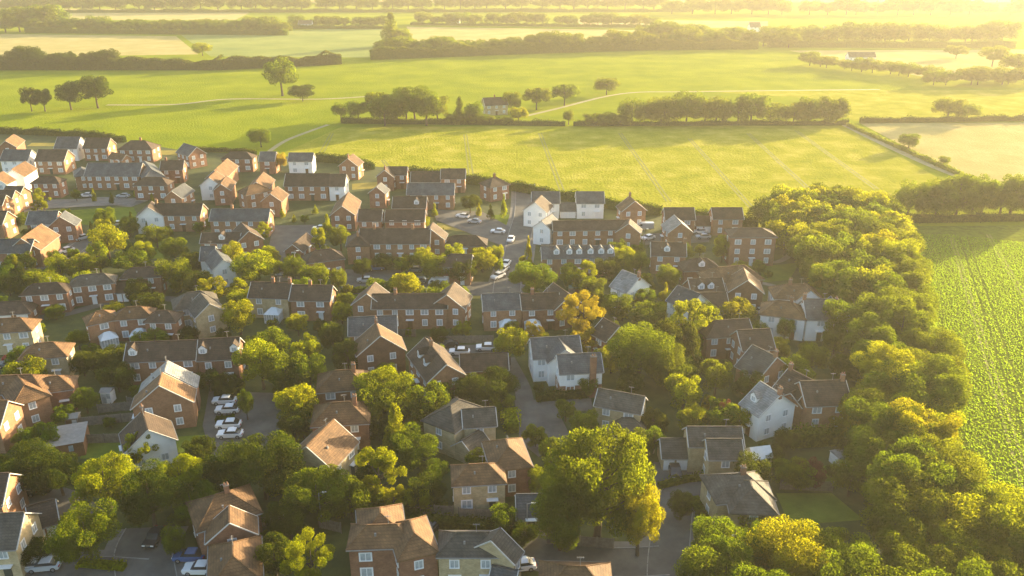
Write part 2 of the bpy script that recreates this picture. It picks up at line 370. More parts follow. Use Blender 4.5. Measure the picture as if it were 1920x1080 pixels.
def house(phrase, roof, wall, segs, ch=(), cons=None, name=None, garage=0, dormers=(), cat='house', floors=None, porch=False, lab=None, wins=True):
    S = []
    for k, s in enumerate(segs):
        x1, y1, x2, y2, W, ty = s[:6]; e = s[6] if len(s) > 6 else 5.1
        if W < 100: W = W * (.80 if 'h' in ty else .86) + k * .02
        else: W = fit_width(x1, y1, x2, y2, W, ty, s[6] if len(s) > 6 else 5.1, s[7] if len(s) > 7 else (38 if ty[0] == 'g' else 33)) + k * .02
        pt = math.tan(math.radians(s[7] if len(s) > 7 else (38 if ty[0] == 'g' else 33)))
        hr = e + pt * W / 2
        A, B = P(x1, y1, hr), P(x2, y2, hr)
        d = B - A; d.z = 0; L = d.length
        if L < .4:
            d = Vector((1, 0, 0)); L = .4; B = A + d * .4
        u = d.normalized()
        n = Vector((u.y, -u.x, 0))
        if n.y > 0: n = -n; 
        hipA = ty[0] == 'h'; hipB = ty[-1] == 'h'
        run = W / 2 * .95
        a0 = A - u * (run if hipA else 0); b0 = B + u * (run if hipB else 0)
        S.append(dict(A=A, B=B, a=a0, b=b0, u=u, n=n, W=W, e=e, hr=hr, pt=pt, hip=(hipA, hipB)))
    s0 = S[0]; org = (s0['a'] + s0['b']) / 2; org.z = 0
    base_y = proj(org)[1]; near = base_y > 500
    wn = {'b': 'red brick', 'o': 'orange brick', 'w': 'white', 'y': 'buff stone', 't': 'tile hung'}[wall[0]]
    rn = {'B': 'brown', 'S': 'slate', 'R': 'reddish', 'G': 'grey', 'P': 'pale'}[roof]
    nm = name or {'b': 'brick_house', 'o': 'brick_house', 'w': 'white_house', 'y': 'stone_house', 't': 'tiled_house'}[wall[0]]
    root = ob(nm, None, None, org); root.empty_display_size = 2
    label = lab or (wn + ' ' + cat + ', ' + rn + ' roof, ' + phrase)
    root['ph'] = cat + ' ' + phrase
    tag(root, label, cat); chk(label)
    wm = MB(); rm = MB(); bms = []
    def rel(v): return v - org
    def inside(p, skip):
        for j, t in enumerate(S):
            if j == skip: continue
            q = p - t['a']; al = q.dot(t['u']); w = q.dot(t['n'])
            if -.3 < al < (t['b'] - t['a']).dot(t['u']) + .3 and abs(w) < t['W'] / 2 + .3: return True
        return False
    for k, s in enumerate(S):
        u, n, W, e, hr, pt = s['u'], s['n'], s['W'], s['e'], s['hr'], s['pt']
        a, b = rel(s['a']), rel(s['b']); a.z = b.z = 0; L = (b - a).length
        c = [a + n * W / 2, b + n * W / 2, b - n * W / 2, a - n * W / 2]
        Z = Vector((0, 0, 1))
        def at(p, z): return (p.x, p.y, z)
        vs = [at(p, -.2) for p in c] + [at(p, e) for p in c]
        wm.add(vs, [(0, 1, 5, 4), (1, 2, 6, 5), (2, 3, 7, 6), (3, 0, 4, 7)])
        for i, (p, q, r) in enumerate(((c[3], c[0], a), (c[1], c[2], b))):
            if not s['hip'][i]: wm.add([at(p, e), at(q, e), at(r, hr - .05)], [(0, 1, 2)])
        ov = .32; dz = ov * pt
        ea = a - u * (ov if s['hip'][0] else .22); eb = b + u * (ov if s['hip'][1] else .22)
        ra, rb = rel(s['A']), rel(s['B'])
        ra.z = rb.z = 0
        if not s['hip'][0]: ra = ea.copy()
        if not s['hip'][1]: rb = eb.copy()
        o = .1
        top = [at(ea + n * (W / 2 + ov), e - dz + o), at(eb + n * (W / 2 + ov), e - dz + o), at(eb - n * (W / 2 + ov), e - dz + o), at(ea - n * (W / 2 + ov), e - dz + o), at(ra, hr + o), at(rb, hr + o)]
        roof_prism(rm, top, s['hip'])
        V = [Vector(t) for t in top]
        bar3(rm, V[4] + Z * .03, V[5] + Z * .03, .1)
        if s['hip'][0]: bar3(rm, V[0], V[4], .08); bar3(rm, V[3], V[4], .08)
        else:
            bm_ = MB(); bms.append(bm_)
            for i in (0, 3): bar3(bm_, V[i] - u * .06 - Z * .1, V[4] - u * .06 - Z * .1, .07)
        if s['hip'][1]: bar3(rm, V[1], V[5], .08); bar3(rm, V[2], V[5], .08)
        else:
            bm_ = MB(); bms.append(bm_)
            for i in (1, 2): bar3(bm_, V[i] + u * .06 - Z * .1, V[5] + u * .06 - Z * .1, .07)
        for i, j, sg in ((0, 1, 1), (3, 2, -1)):
            fm = MB(); bar3(fm, V[i] + n * sg * .07 - Z * .12, V[j] + n * sg * .07 - Z * .12, .055); fm.build('gutter', M_TRIM, root)
        if not wins: continue
        fl = floors or (3 if e > 7.3 else (2 if e > 4 else 1))
        rr = random.Random(int(s['A'].x * 7 + s['A'].y * 3))
        gar = garage and k == len(S) - 1
        for fz in range(fl):
            z = 0.95 + fz * 2.55
            if z + 1.1 > e: continue
            # camera side
            cnt = max(1, int(L / 3.0))
            for q in range(cnt):
                pp = a + u * (L * (q + .5) / cnt) + n * W / 2
                if not (gar and fz == 0) and inside(pp + org + n * .3, k): continue
                if gar and fz == 0:
                    if q == 0:
                        for g in range(garage):
                            gp = a + u * (L * (g + .5) / garage) + n * (W / 2 + .03); gm = MB()
                            gm.box(Vector((0, 0, 0)), u, n, min(1.15, L / garage * .42), .04, 0.05, 2.15)
                            for zz in (0.55, 1.05, 1.55): gm.box(n * .05, u, n, min(1.1, L / garage * .4), .015, zz, zz + .04)
                            gm.build('garage_door', M_WHITE, root, gp)
                    continue
                if fz == 0 and q == cnt // 2 and k == 0:
                    dm = MB(); dm.box(Vector((0, 0, 0)), u, n, .5, .04, .05, 2.1); do = dm.build('door', M_DOOR[rr.randrange(3)], root, pp + n * .03)
                    pm = MB(); pm.box(n * .35, u, n, .85, .4, 2.3, 2.42); pm.build('porch_hood', M_WHITE, root, pp)
                    continue
                add_window(root, pp, n, rr.choice((1.3, 1.7, 1.2)), 1.4 if fz == 0 else 1.25, z, near)
            for end, (pt_, nn) in enumerate(((a, -u), (b, u))):
                if e < 4 and k: continue
                offs = (-.24, .24) if W > 6.5 else (0,)
                for of in offs:
                    pp = pt_ + n * (W * of)
                    if inside(pp + org + nn * .3, k): continue
                    if (nn.y > .35): continue
                    if nn.y > -.5 and of > 0 and fz == 0 and rr.random() < .6: continue
                    add_window(root, pp, nn, 1.2, 1.25, z, near)
    wm.build('wall', WALL[wall[0]], root); rm.build('roof', ROOF[roof], root)
    if len(wall) > 1:      # a brick plinth below painted upper walls
        pm = MB()
        for s in S:
            a, b = rel(s['a']), rel(s['b']); pm.box((a + b) / 2, s['u'], s['n'], (b - a).length / 2 + .04, s['W'] / 2 + .04, -.1, 2.35 if wall[1] != 'W' else 1)
        pm.build('lower_wall', WALL[wall[1]], root)
    for b_ in bms: b_.build('bargeboard', M_BARGE, root)
    for cs in ch:
        t, kidx = (cs, 0) if not isinstance(cs, tuple) else cs[:2]
        s = S[kidx]; p = rel(s['A'].lerp(s['B'], t)); cm = MB(); big = isinstance(cs, tuple) and len(cs) > 2
        if big:      # external stack against a wall
            p = p + s['n'] * cs[2] * (s['W'] / 2 + .35) + s['u'] * 0
            cm.box(Vector((0, 0, 0)), s['u'], s['n'], .55, .4, 0, s['hr'] + 1.0); z1 = s['hr'] + 1.0; z0 = 0
        else:
            cm.box(Vector((0, 0, 0)), s['u'], s['n'], .34, .27, s['hr'] - .8, s['hr'] + 1.1); z1 = s['hr'] + 1.1
        co = cm.build('chimney', WALL['o' if wall[0] == 'o' else 'b'], root, (p.x, p.y, 0))
        c2 = MB(); c2.box(Vector((0, 0, 0)), s['u'], s['n'], .38 if not big else .6, .31 if not big else .45, z1, z1 + .12); c2.build('cap', M_CAP, co)
        for sx in (-.2, .2):
            c3 = MB(); cc = s['u'] * sx
            vs = []; 
            for z, r in ((z1 + .14, .13), (z1 + .5, .1)):
                for i in range(8): vs.append((cc.x + r * math.cos(i * math.pi / 4), cc.y + r * math.sin(i * math.pi / 4), z))
            c3.add(vs, [(i, (i + 1) % 8, 8 + (i + 1) % 8, 8 + i) for i in range(8)] + [tuple(range(8, 16))]); c3.build('chimney_pot', WALL['o'], co)
    for dd in dormers:
        t, kidx = dd if isinstance(dd, tuple) else (dd, 0)
        s = S[kidx]; n = s['n']; u = s['u']; W = s['W']
        p = rel(s['A'].lerp(s['B'], t)) + n * (W * .36); z0 = s['hr'] - s['pt'] * W * .36 + .05
        dm = MB(); dm.box(-n * .8, u, n, .75, .8, z0 - .5, z0 + 1.0)
        vs = [u * -.75 + n * 0, u * .75 + n * 0]
        dm.add([(vs[0].x, vs[0].y, z0 + 1), (vs[1].x, vs[1].y, z0 + 1), (0, 0, z0 + 1.7)], [(0, 1, 2)])
        do = dm.build('dormer', M_WHITE, root, (p.x, p.y, 0))
        rm2 = MB(); A_ = n * .15; B_ = -n * 2.1
        for sg in (-1, 1):
            e1 = A_ + u * sg * .95; e2 = B_ + u * sg * .95
            q = [(A_.x, A_.y, z0 + 1.85), (B_.x, B_.y, z0 + 1.85), (e2.x, e2.y, z0 + .95), (e1.x, e1.y, z0 + .95)]
            q2 = [(a_, b_, c_ - .1) for a_, b_, c_ in q]
            rm2.add(q + q2, [(0, 1, 2, 3), (7, 6, 5, 4), (0, 3, 7, 4), (3, 2, 6, 7)])
        rm2.build('dormer_roof', ROOF[roof], do)
        o = ob('dormer_window', WIN_2, do, (n.x * .02, n.y * .02, z0 + .1)); o.rotation_euler = (0, 0, math.atan2(n.y, n.x) + math.pi / 2); o.scale = (1.0, 1, .9)
    if cons:
        s = S[0]; p = rel(s['A'].lerp(s['B'], cons)); p.z = 0; n = s['n']; u = s['u']; q = p + n * (s['W'] / 2 + 1.45)
        gm = MB(); gm.box(Vector((0, 0, 0)), u, n, 1.6, 1.4, 0.05, 2.1)
        co = gm.build('conservatory', M_GLASS, root, q)
        rb_ = MB(); vs = [u * -1.75 - n * 1.5, u * 1.75 - n * 1.5, u * 1.75 + n * 1.55, u * -1.75 + n * 1.55]
        rb_.add([(v.x, v.y, 2.1) for v in vs] + [(-n.x * .6 - u.x * .5, -n.y * .6 - u.y * .5, 3.1), (-n.x * .6 + u.x * .5, -n.y * .6 + u.y * .5, 3.1)], [(0, 1, 5, 4), (1, 2, 5), (2, 3, 4, 5), (3, 0, 4), (3, 2, 1, 0)])
        rb_.build('conservatory_roof', M_CONS, co)
        fr = MB()
        for i in range(7):
            fr.box(u * (-1.6 + i * 1.6 / 3) + n * 1.42, u, n, .05, .03, 0, 2.1)
        for i in range(5):
            for sg in (-1, 1): fr.box(u * (1.62 * sg) + n * (-1.35 + i * .68), n, u, .05, .03, 0, 2.1)
        fr.box(n * 1.42, u, n, 1.6, .05, 0, .6)
        fr.build('glazing_bars', M_WHITE, co)
    if near and wins and cat == 'house':
        s = S[0]; p = rel(s['A'].lerp(s['B'], .72)); z = s['hr']; am = MB()
        bar3(am, Vector((0, 0, z - .2)), Vector((0, 0, z + 1.5)), .025); bar3(am, s['u'] * -.45 + Vector((0, 0, z + 1.4)), s['u'] * .45 + Vector((0, 0, z + 1.4)), .02)
        for q in (-.4, -.15, .1, .35): bar3(am, s['u'] * q - s['n'] * .22 + Vector((0, 0, z + 1.4)), s['u'] * q + s['n'] * .22 + Vector((0, 0, z + 1.4)), .012)
        am.build('aerial', M_TRIM, root, (p.x, p.y, 0))
        rv = MB(); w_ = s['W'] * .25; zz = s['hr'] - s['pt'] * w_ + .12; c_ = rel(s['A'].lerp(s['B'], .3)); 
        rv.box(Vector((0, 0, 0)), s['u'], s['n'], .12, .12, zz - .2, zz + .3); rv.build('roof_vent', M_TRIM, root, (c_.x + s['n'].x * w_, c_.y + s['n'].y * w_, 0))
    HOUSES.append((root, S))
    return root

h = house
# ---- top left cluster
h('at the top left corner under the bright meadow', 'R', 'b', [(10, 264, 26, 252, 7.5, 'g')])
h('in the back row by the field hedge at far left', 'S', 'w', [(109, 257, 150, 257, 279, 'g')])
h('next to the white back row house by the field hedge', 'B', 'o', [(162, 259, 206, 259, 279, 'g')])
h('second row of the left edge, beside a brown roofed pair', 'S', 'w', [(8, 281, 58, 281, 302, 'g')])
h('right of the second row white house at the left', 'B', 'o', [(73, 281, 126, 281, 303, 'g')])
h('standing alone at the hedge left of the slate gabled house', 'B', 'b', [(245, 264, 272, 264, 282, 'h')], ch=(.7,))
h('low beside the hipped house at the hedge', 'R', 'o', [(210, 286, 236, 290, 5, 'g', 2.5)], name='garage', cat='garage')
h('long terrace above the small green on the left', 'S', 'o', [(166, 306, 266, 306, 331, 'g'), (152, 313, 153, 318, 6, 'hh'), (270, 302, 284, 318, 8, 'h')])
h('with sunlit orange roof slope near the left edge', 'R', 'w', [(22, 318, 47, 303, 7.5, 'g')])
h('cut by the left edge with a glowing roof', 'R', 'w', [(-12, 330, 6, 322, 8, 'g')])
h('behind the yellow trees of the small green', 'B', 'b', [(76, 331, 102, 331, 345, 'h')])
h('rear of three stepped gables at left edge', 'B', 'o', [(12, 349, 43, 350, 6.5, 'g')])
h('middle of three stepped gables at left edge', 'B', 'o', [(-15, 357, 27, 357, 6.5, 'g')])
h('front of three stepped gables at left edge', 'B', 'o', [(-40, 366, 10, 366, 6.5, 'g')])
h('with tall orange gable end on the left edge', 'B', 'o', [(-40, 396, 12, 396, 8, 'g')])
h('right of the long slate terrace on the left', 'B', 'b', [(270, 333, 303, 333, 349, 'h')])
h('behind the right end of the slate terrace', 'B', 'b', [(303, 302, 344, 301, 7, 'g')], ch=(.2,))
h('long one right of the white gable by the green', 'B', 'o', [(292, 382, 379, 382, 405, 'g')], ch=(.02,))
h('bright front gable beside the small green', 'B', 'w', [(277, 388, 284, 378, 8.5, 'g')])
h('with cream lit front gable above the orange slope', 'S', 'b', [(56, 397, 108, 396, 7.5, 'g'), (112, 406, 122, 396, 8, 'g')])
h('with wide orange sunlit slope at the left', 'R', 'o', [(40, 447, 77, 421, 9, 'g')])
h('terrace at the left edge above the yellow trees', 'S', 'b', [(-60, 449, 62, 449, 475, 'g')])
# ---- top centre left
h('with brick gable facing us at the field edge', 'S', 'b', [(368, 276, 345, 269, 8, 'g')])
h('at the field edge near the round dark tree', 'B', 'b', [(432, 285, 462, 285, 299, 'h')])
h('with cream lit slope behind the white gable', 'R', 'o', [(402, 320, 426, 298, 7.5, 'g')])
h('tall with plain front gable and a lit right slope', 'R', 'w', [(392, 333, 405, 321, 7.5, 'g')])
h('tucked right of the tall white gable', 'R', 'b', [(414, 345, 424, 330, 6, 'g')])
h('left of the amber tree at the field edge', 'S', 'b', [(489, 285, 517, 285, 303, 'g')])
h('right of the amber tree at the field edge', 'S', 'w', [(543, 287, 587, 287, 303, 'g')])
h('long terrace with a white right end below the field edge', 'B', 'o', [(537, 326, 618, 326, 350, 'g')])
h('joined to the right end of the long terrace', 'B', 'w', [(619.5, 327, 648, 327, 350, 'g')])
h('left of the long terrace with white end', 'R', 'b', [(480, 341, 494, 323, 7.5, 'g')])
h('front gable left of the long terrace', 'R', 'o', [(468, 348, 484, 345, 7.5, 'h')])
h('with orange gable at the head of the grey street', 'R', 'o', [(507, 363, 520, 350, 7, 'g')])
h('behind the brick house with white front gable', 'S', 'o', [(322, 358, 345, 344, 6.5, 'g')])
h('long low terrace left of the grey street', 'S', 'o', [(398, 392, 505, 392, 415, 'g')], ch=(.35,))
h('with white dormer and tall red front gable', 'B', 'b', [(380, 437, 450, 437, 457, 'g'), (466, 433, 452, 418, 8, 'g')], dormers=(.55,))
h('small front gable among trees left of the street', 'S', 'w', [(378, 463, 402, 462, 7, 'g'), (418, 487, 403, 468, 6, 'g')])
h('low beside the grey street', 'B', 'b', [(549, 458, 575, 437, 5.5, 'g', 2.5)], name='garage', cat='garage')
h('half hidden by trees right of the street', 'B', 'b', [(590, 471, 620, 467, 7, 'h', 4.5)])
# ---- top centre
h('with lit gable and chimney at the field edge', 'R', 'o', [(652, 297, 662, 289, 8, 'g')], ch=(.1,))
h('with front gable, chimney and white windows at field edge', 'B', 'b', [(728, 313, 763, 313, 329, 'g'), (721, 319, 726, 313, 6.5, 'g')], ch=((.1, 1),))
h('low middle house behind the grey slate terrace', 'B', 'b', [(772, 322, 826, 322, 342, 'g', 4)])
h('with orange lit gable end behind the slate terrace', 'B', 'o', [(828, 317, 872, 317, 336, 'g')])
h('terrace with three windows below the field edge', 'S', 'o', [(765, 344, 851, 344, 366, 'g')])
h('pyramid roofed with chimney near the back road', 'B', 'b', [(924, 333, 930, 332, 8, 'h')], ch=(.5,))
h('small and narrow left of the slate terrace', 'S', 'b', [(706, 350, 714, 343, 6, 'g')])
h('with cream lit roof slope right of the white ended terrace', 'R', 'b', [(641, 386, 653, 361, 8, 'g')])
h('with small lit gable in its roof', 'B', 'b', [(738, 369, 799, 369, 391, 'g', 4)], dormers=(.72,))
h('short row with white windows above the big terrace', 'B', 'b', [(674, 393, 716, 393, 7, 'g')])
h('behind the round lime bush above the big terrace', 'B', 'b', [(724, 394, 796, 394, 7, 'g', 4.6)])
h('big terrace with seven windows and three chimneys', 'B', 'o', [(676, 429, 806, 429, 458, 'g'), (671, 442, 672, 436, 7, 'hh'), (806, 428, 812, 418, 8.5, 'g')], ch=(.2, .75, (.0, 1)))
h('low hipped block right of the big terrace', 'B', 'o', [(852, 442, 893, 442, 463, 'h', 3)])
h('behind dark trees below the low hipped block', 'B', 'o', [(846, 477, 884, 478, 7.5, 'hg', 5)])
h('long pair with two red front gables in the village centre', 'B', 'o', [(700, 552, 838, 551, 580, 'g'), (688, 550, 703, 530, 8, 'g'), (838, 552, 852, 530, 8.5, 'g')], ch=(.3,))
h('with small conservatory right of the red gabled pair', 'S', 'o', [(905, 552, 975, 549, 582, 'g')], cons=.6)
h('with lit windows and right cross gable by the amber tree', 'B', 'b', [(977, 552, 1046, 549, 581, 'g'), (1068, 553, 1038, 531, 8, 'g')], ch=(.3,), cons=.25)
# ---- top right of village
h('on the left of the twin white houses by the crop field', 'S', 'w', [(998, 360, 1048, 360, 382, 'g')])
h('on the right of the twin white houses by the crop field', 'S', 'w', [(1081, 360, 1131, 360, 382, 'g')])
h('linking the twin white houses', 'S', 'w', [(1050, 381, 1079, 381, 5, 'g', 2.5)], name='garage', cat='garage', garage=2)
h('with steep front gable by the back road', 'B', 'w', [(1003, 379, 1015, 367, 8, 'g')])
h('small white corner house below the steep gable', 'S', 'w', [(1016, 414, 1034, 402, 6, 'g')])
h('with gable and dark chimney at the crop field edge', 'R', 'o', [(1190, 377, 1180, 368, 8.5, 'g')], ch=(.9,))
h('long terrace with a front gable and two window rows', 'B', 'o', [(1037, 415, 1178, 413, 431, 'g'), (1179, 419, 1181, 411, 7.5, 'g')])
h('terrace with white dormers along its eaves', 'S', 'o', [(1016, 463, 1148, 461, 485, 'g')], dormers=(.2, .38, .52, .68, .83, .96))
h('with skylight and chimney below the parking court', 'B', 'o', [(1222, 454, 1285, 456, 481, 'g')], dormers=(.45,), ch=(.98,))
h('left of two plain brick houses against the crop field', 'B', 'b', [(1246, 390, 1300, 390, 413, 'g')])
h('right of two plain brick houses against the crop field', 'B', 'o', [(1335, 390, 1390, 390, 412, 'g')])
h('between the two plain brick houses', 'B', 'b', [(1303, 406, 1332, 406, 5.5, 'g', 2.5)], name='garage', cat='garage', garage=2)
h('with pale left slope and lit orange gable', 'P', 'o', [(1277, 418, 1264, 404, 7.5, 'g')])
h('three storey block with white window rows by tree belt', 'B', 'b', [(1388, 428, 1428, 428, 8, 'h', 8, 22)], floors=3)
h('small hipped behind the cottage cluster', 'B', 'b', [(1298, 486, 1326, 485, 7, 'h', 4.2)], dormers=(.5,))
h('large cottage with white dormer in the right cluster', 'R', 't', [(1345, 502, 1396, 498, 8.5, 'h'), (1402, 525, 1394, 503, 8.5, 'g')], dormers=(.8,))
h('low row left of the large cottage', 'B', 't', [(1292, 524, 1352, 521, 7, 'g', 4)], dormers=(.3, .6))
h('with tall orange chimney on its white gable', 'P', 'w', [(1168, 507, 1198, 519, 8.5, 'g')], ch=((1.0, 0),))
h('hidden behind the amber tree', 'B', 'b', [(1132, 597, 1160, 612, 7, 'g')])
h('with red and white gables behind the lime trees', 'S', 'w', [(1272, 536, 1312, 552, 7.5, 'g')])
h('with brown low range beside the white vans', 'B', 'w', [(1300, 550, 1360, 548, 7, 'g', 4)])
h('upper of the three white houses by the tree belt', 'R', 'w', [(1476, 533, 1512, 534, 8, 'h'), (1520, 545, 1508, 532, 6.5, 'g')], ch=(.15,))
h('with hipped roof and tall chimney by the tree belt', 'R', 'w', [(1458, 564, 1484, 567, 8, 'h')], ch=((1.0, 0),))
h('with big white gable against the tree belt', 'S', 'w', [(1508, 561, 1560, 562, 8.5, 'g'), (1570, 572, 1558, 557, 8, 'g')], ch=((.2, 1), .0))
h('upper dark roof left of the three white houses', 'B', 'b', [(1343, 602, 1402, 598, 632, 'hg')])
h('lower dark roof left of the three white houses', 'B', 'b', [(1384, 620, 1442, 617, 658, 'g')])
h('with orange gable and wide chimney facing right', 'G', 'o', [(1412, 648, 1455, 669, 9, 'g')], ch=(.98,))
h('behind the orange gabled house, with its own stack', 'B', 'o', [(1480, 692, 1524, 714, 7.5, 'g')], ch=(.05,))
h('with bright grey slope and brick chimney gable', 'P', 'w', [(1427, 717, 1462, 739, 9, 'g')], ch=((1.0, 0),), dormers=(.35,))
h('with three upper windows beside the tree belt', 'B', 'o', [(1502, 716, 1583, 713, 762, 'g'), (1484, 737, 1498, 728, 5, 'g', 4)], ch=(.95,))
# ---- middle
h('behind its twin on the lane, weatherboarded', 'S', 'w', [(996, 635, 1084, 630, 672, 'g'), (1060, 655, 1046, 632, 7, 'g')])
h('with brick base and tall front chimney on the lane', 'S', 'wo', [(1046, 666, 1124, 662, 701, 'g')], ch=((.77, 0, 1),))
h('with white right gable below the lane', 'G', 'y', [(1124, 729, 1207, 744, 768, 'g')])
h('small porch block before the stone house below the lane', 'G', 'y', [(1172, 784, 1188, 785, 5, 'h', 2.5)], name='outbuilding', cat='outbuilding', wins=False)
h('with white double garage by the lower road', 'G', 'y', [(1290, 801, 1388, 801, 822, 'g'), (1326, 824, 1388, 824, 848, 'g', 5.1), (1240, 823, 1288, 823, 843, 'g', 2.6)], garage=2)
h('hipped beside the lower road drive', 'G', 'y', [(1372, 890, 1398, 888, 8, 'h'), (1410, 915, 1406, 902, 7.5, 'hh')], ch=(.8,))
h('tall L shaped beside the cul de sac', 'G', 'y', [(868, 768, 926, 764, 784, 'g'), (844, 762, 862, 750, 8, 'h')])
h('low annexe in front of the L shaped stone house', 'G', 'y', [(868, 826, 900, 806, 5, 'g', 2.5)], name='outbuilding', cat='outbuilding', wins=False)
h('hipped right of the front stone house', 'R', 'b', [(948, 824, 953, 838, 7.2, 'hh')])
h('hipped with one white window in the front centre', 'R', 'y', [(878, 872, 915, 870, 911, 'h')])
h('with broad golden sunlit slope beside the dark tree', 'R', 'y', [(576, 836, 625, 788, 9, 'g')])
h('hipped behind the large green tree, front centre', 'R', 'b', [(628, 696, 655, 694, 8, 'h')], ch=((1.3, 0),))
h('lower hipped one with tall chimney stack', 'R', 'b', [(622, 756, 655, 754, 8, 'h')], ch=((1.3, 0),))
h('narrow slate house behind the wide tiled gable', 'S', 'b', [(655, 596, 742, 592, 7, 'g')])
h('with wide tile hung gable and lit verge', 'R', 't', [(713, 629, 705, 606, 10.5, 'g')], ch=(1.0,))
h('with white side wall and orange front gable', 'B', 'o', [(797, 634, 836, 683, 8, 'g')], ch=(.3,), dormers=(.3, .6))
h('long low garage block behind the fence', 'B', 'b', [(864, 665, 950, 662, 6, 'g', 2.5)], name='garage_block', cat='garage')
h('left half of the pair above the conservatory', 'B', 'y', [(473, 529, 545, 531, 560, 'g')], ch=(.55, .98), cons=.65)
h('right half of the pair with peach lit gable end', 'B', 'b', [(549, 535, 622, 536, 565, 'g')], ch=(.45,))
h('hipped with bay front right of three brick houses', 'G', 'y', [(350, 550, 376, 546, 8, 'h'), (392, 569, 376, 550, 7, 'g')])
h('with red bay, left of the three hipped houses', 'B', 'b', [(62, 533, 108, 530, 553, 'h')])
h('middle of the three hipped houses on the left', 'G', 'b', [(150, 517, 195, 513, 535, 'h')])
h('low between two hipped houses', 'B', 'b', [(220, 529, 242, 528, 5, 'g', 2.5)], name='garage', cat='garage', garage=2)
h('right of the three hipped houses on the left', 'B', 'b', [(247, 503, 284, 501, 519, 'h')])
h('with white domed conservatory on the left', 'R', 'o', [(180, 585, 194, 582, 604, 'h')], cons=.6)
h('second in the short row of hipped cottages', 'R', 'b', [(236, 577, 264, 575, 598, 'h')], cons=.9)
h('third in the short row of hipped cottages', 'B', 'b', [(296, 583, 315, 583, 5.5, 'h')])
h('at the left edge with two white doors', 'B', 'b', [(-10, 568, 38, 565, 6.5, 'h', 2.6)], name='garage', cat='garage', garage=3)
h('upper one at the left edge with lit hip', 'R', 'y', [(-6, 599, 38, 596, 625, 'h')])
h('square hipped one at left with bright end wall', 'R', 'y', [(66, 645, 100, 642, 674, 'h')])
h('with glowing orange hip at the left edge', 'R', 'o', [(-10, 706, 60, 703, 7, 'h'), (34, 706, 46, 722, 7, 'hh')])
h('small one right of the glowing hip', 'R', 'b', [(88, 708, 110, 705, 6, 'h', 4.4)])
h('cut by the left edge with white windows', 'R', 'o', [(-50, 753, 12, 752, 8, 'g')])
h('left part of the long dormered terrace', 'B', 'o', [(240, 643, 372, 638, 678, 'g')], dormers=(.1,))
h('right part of the long dormered terrace', 'B', 'b', [(374, 637, 447, 633, 676, 'g', 5.4)], dormers=(.12, .92))
h('upper of two with cream lit slopes by the parking area', 'P', 'b', [(309, 696, 314, 678, 10.5, 'g')])
h('lower of two with orange lit slopes by the parking area', 'R', 'o', [(298, 722, 304, 700, 11, 'g')])
h('with white front gable behind the yellow tree', 'B', 'w', [(277, 805, 267, 772, 8.5, 'g', 4.2)], ch=(.95,))
# ---- bottom
h('at the left edge near the parked dark cars', 'B', 'o', [(-60, 893, 14, 888, 8, 'g')])
h('at the bottom left edge beside white garage doors', 'G', 'y', [(-60, 968, 42, 962, 8, 'g')])
h('with two white doors at bottom left', 'B', 'b', [(52, 950, 100, 937, 6, 'g', 2.6)], name='garage', cat='garage', garage=2)
h('with cross gables and orange lit face at bottom left', 'R', 'b', [(404, 929, 428, 922, 8.5, 'h'), (430, 979, 430, 950, 7, 'gg', 5)], ch=(.9,))
h('in front of the cross gabled house, red tiled', 'R', 'b', [(437, 1043, 437, 1018, 7.5, 'h', 4.4)])
h('large with three lit hips at the bottom centre', 'R', 'b', [(688, 986, 744, 984, 1020, 'h', 5.6), (712, 953, 713, 962, 7, 'h', 5.6), (768, 977, 776, 1000, 6, 'h', 5.6)])
h('with dark hipped roof at the bottom centre', 'G', 'y', [(856, 1000, 908, 1000, 1038, 'h', 5.5), (937, 992, 922, 1012, 7, 'g', 5.5)])
h('only its red ridge showing at the bottom edge', 'R', 'b', [(1062, 1062, 1098, 1063, 8, 'h')])
h('low and dark beside the big tree', 'S', 'y', [(970, 928, 1020, 927, 6, 'g', 2.4)], name='garage', cat='garage')
h('low at the bottom edge beside the stone house', 'S', 'y', [(925, 1062, 968, 1070, 5.5, 'g', 2.4)], name='garage', cat='garage')
h('standing alone among the trees in the far fields', 'B', 'y', [(906, 184, 948, 182, 9, 'g')], ch=(.5,), name='farmhouse', cat='farmhouse')
for (x1, x2, y, W, e, col, lb) in ((1405, 1425, 42, 12, 5, 'w', 'pale farm building far off in the golden haze'), (560, 585, 38, 10, 5, 'w', 'small pale farmhouse far off in the hazy tree line'), (1590, 1640, 98, 9, 3, 'w', 'low white barn far off on the right in haze'), (845, 862, 30, 10, 5, 'w', 'tiny pale house far off behind the straw field'), (1545, 1575, 50, 10, 4, 'o', 'low farm barn lost in the glow at upper right')):
    house('', 'G', col, [(x1, y, x2, y, W, 'g', e)], name='farm_building', cat='farm', lab=lb)

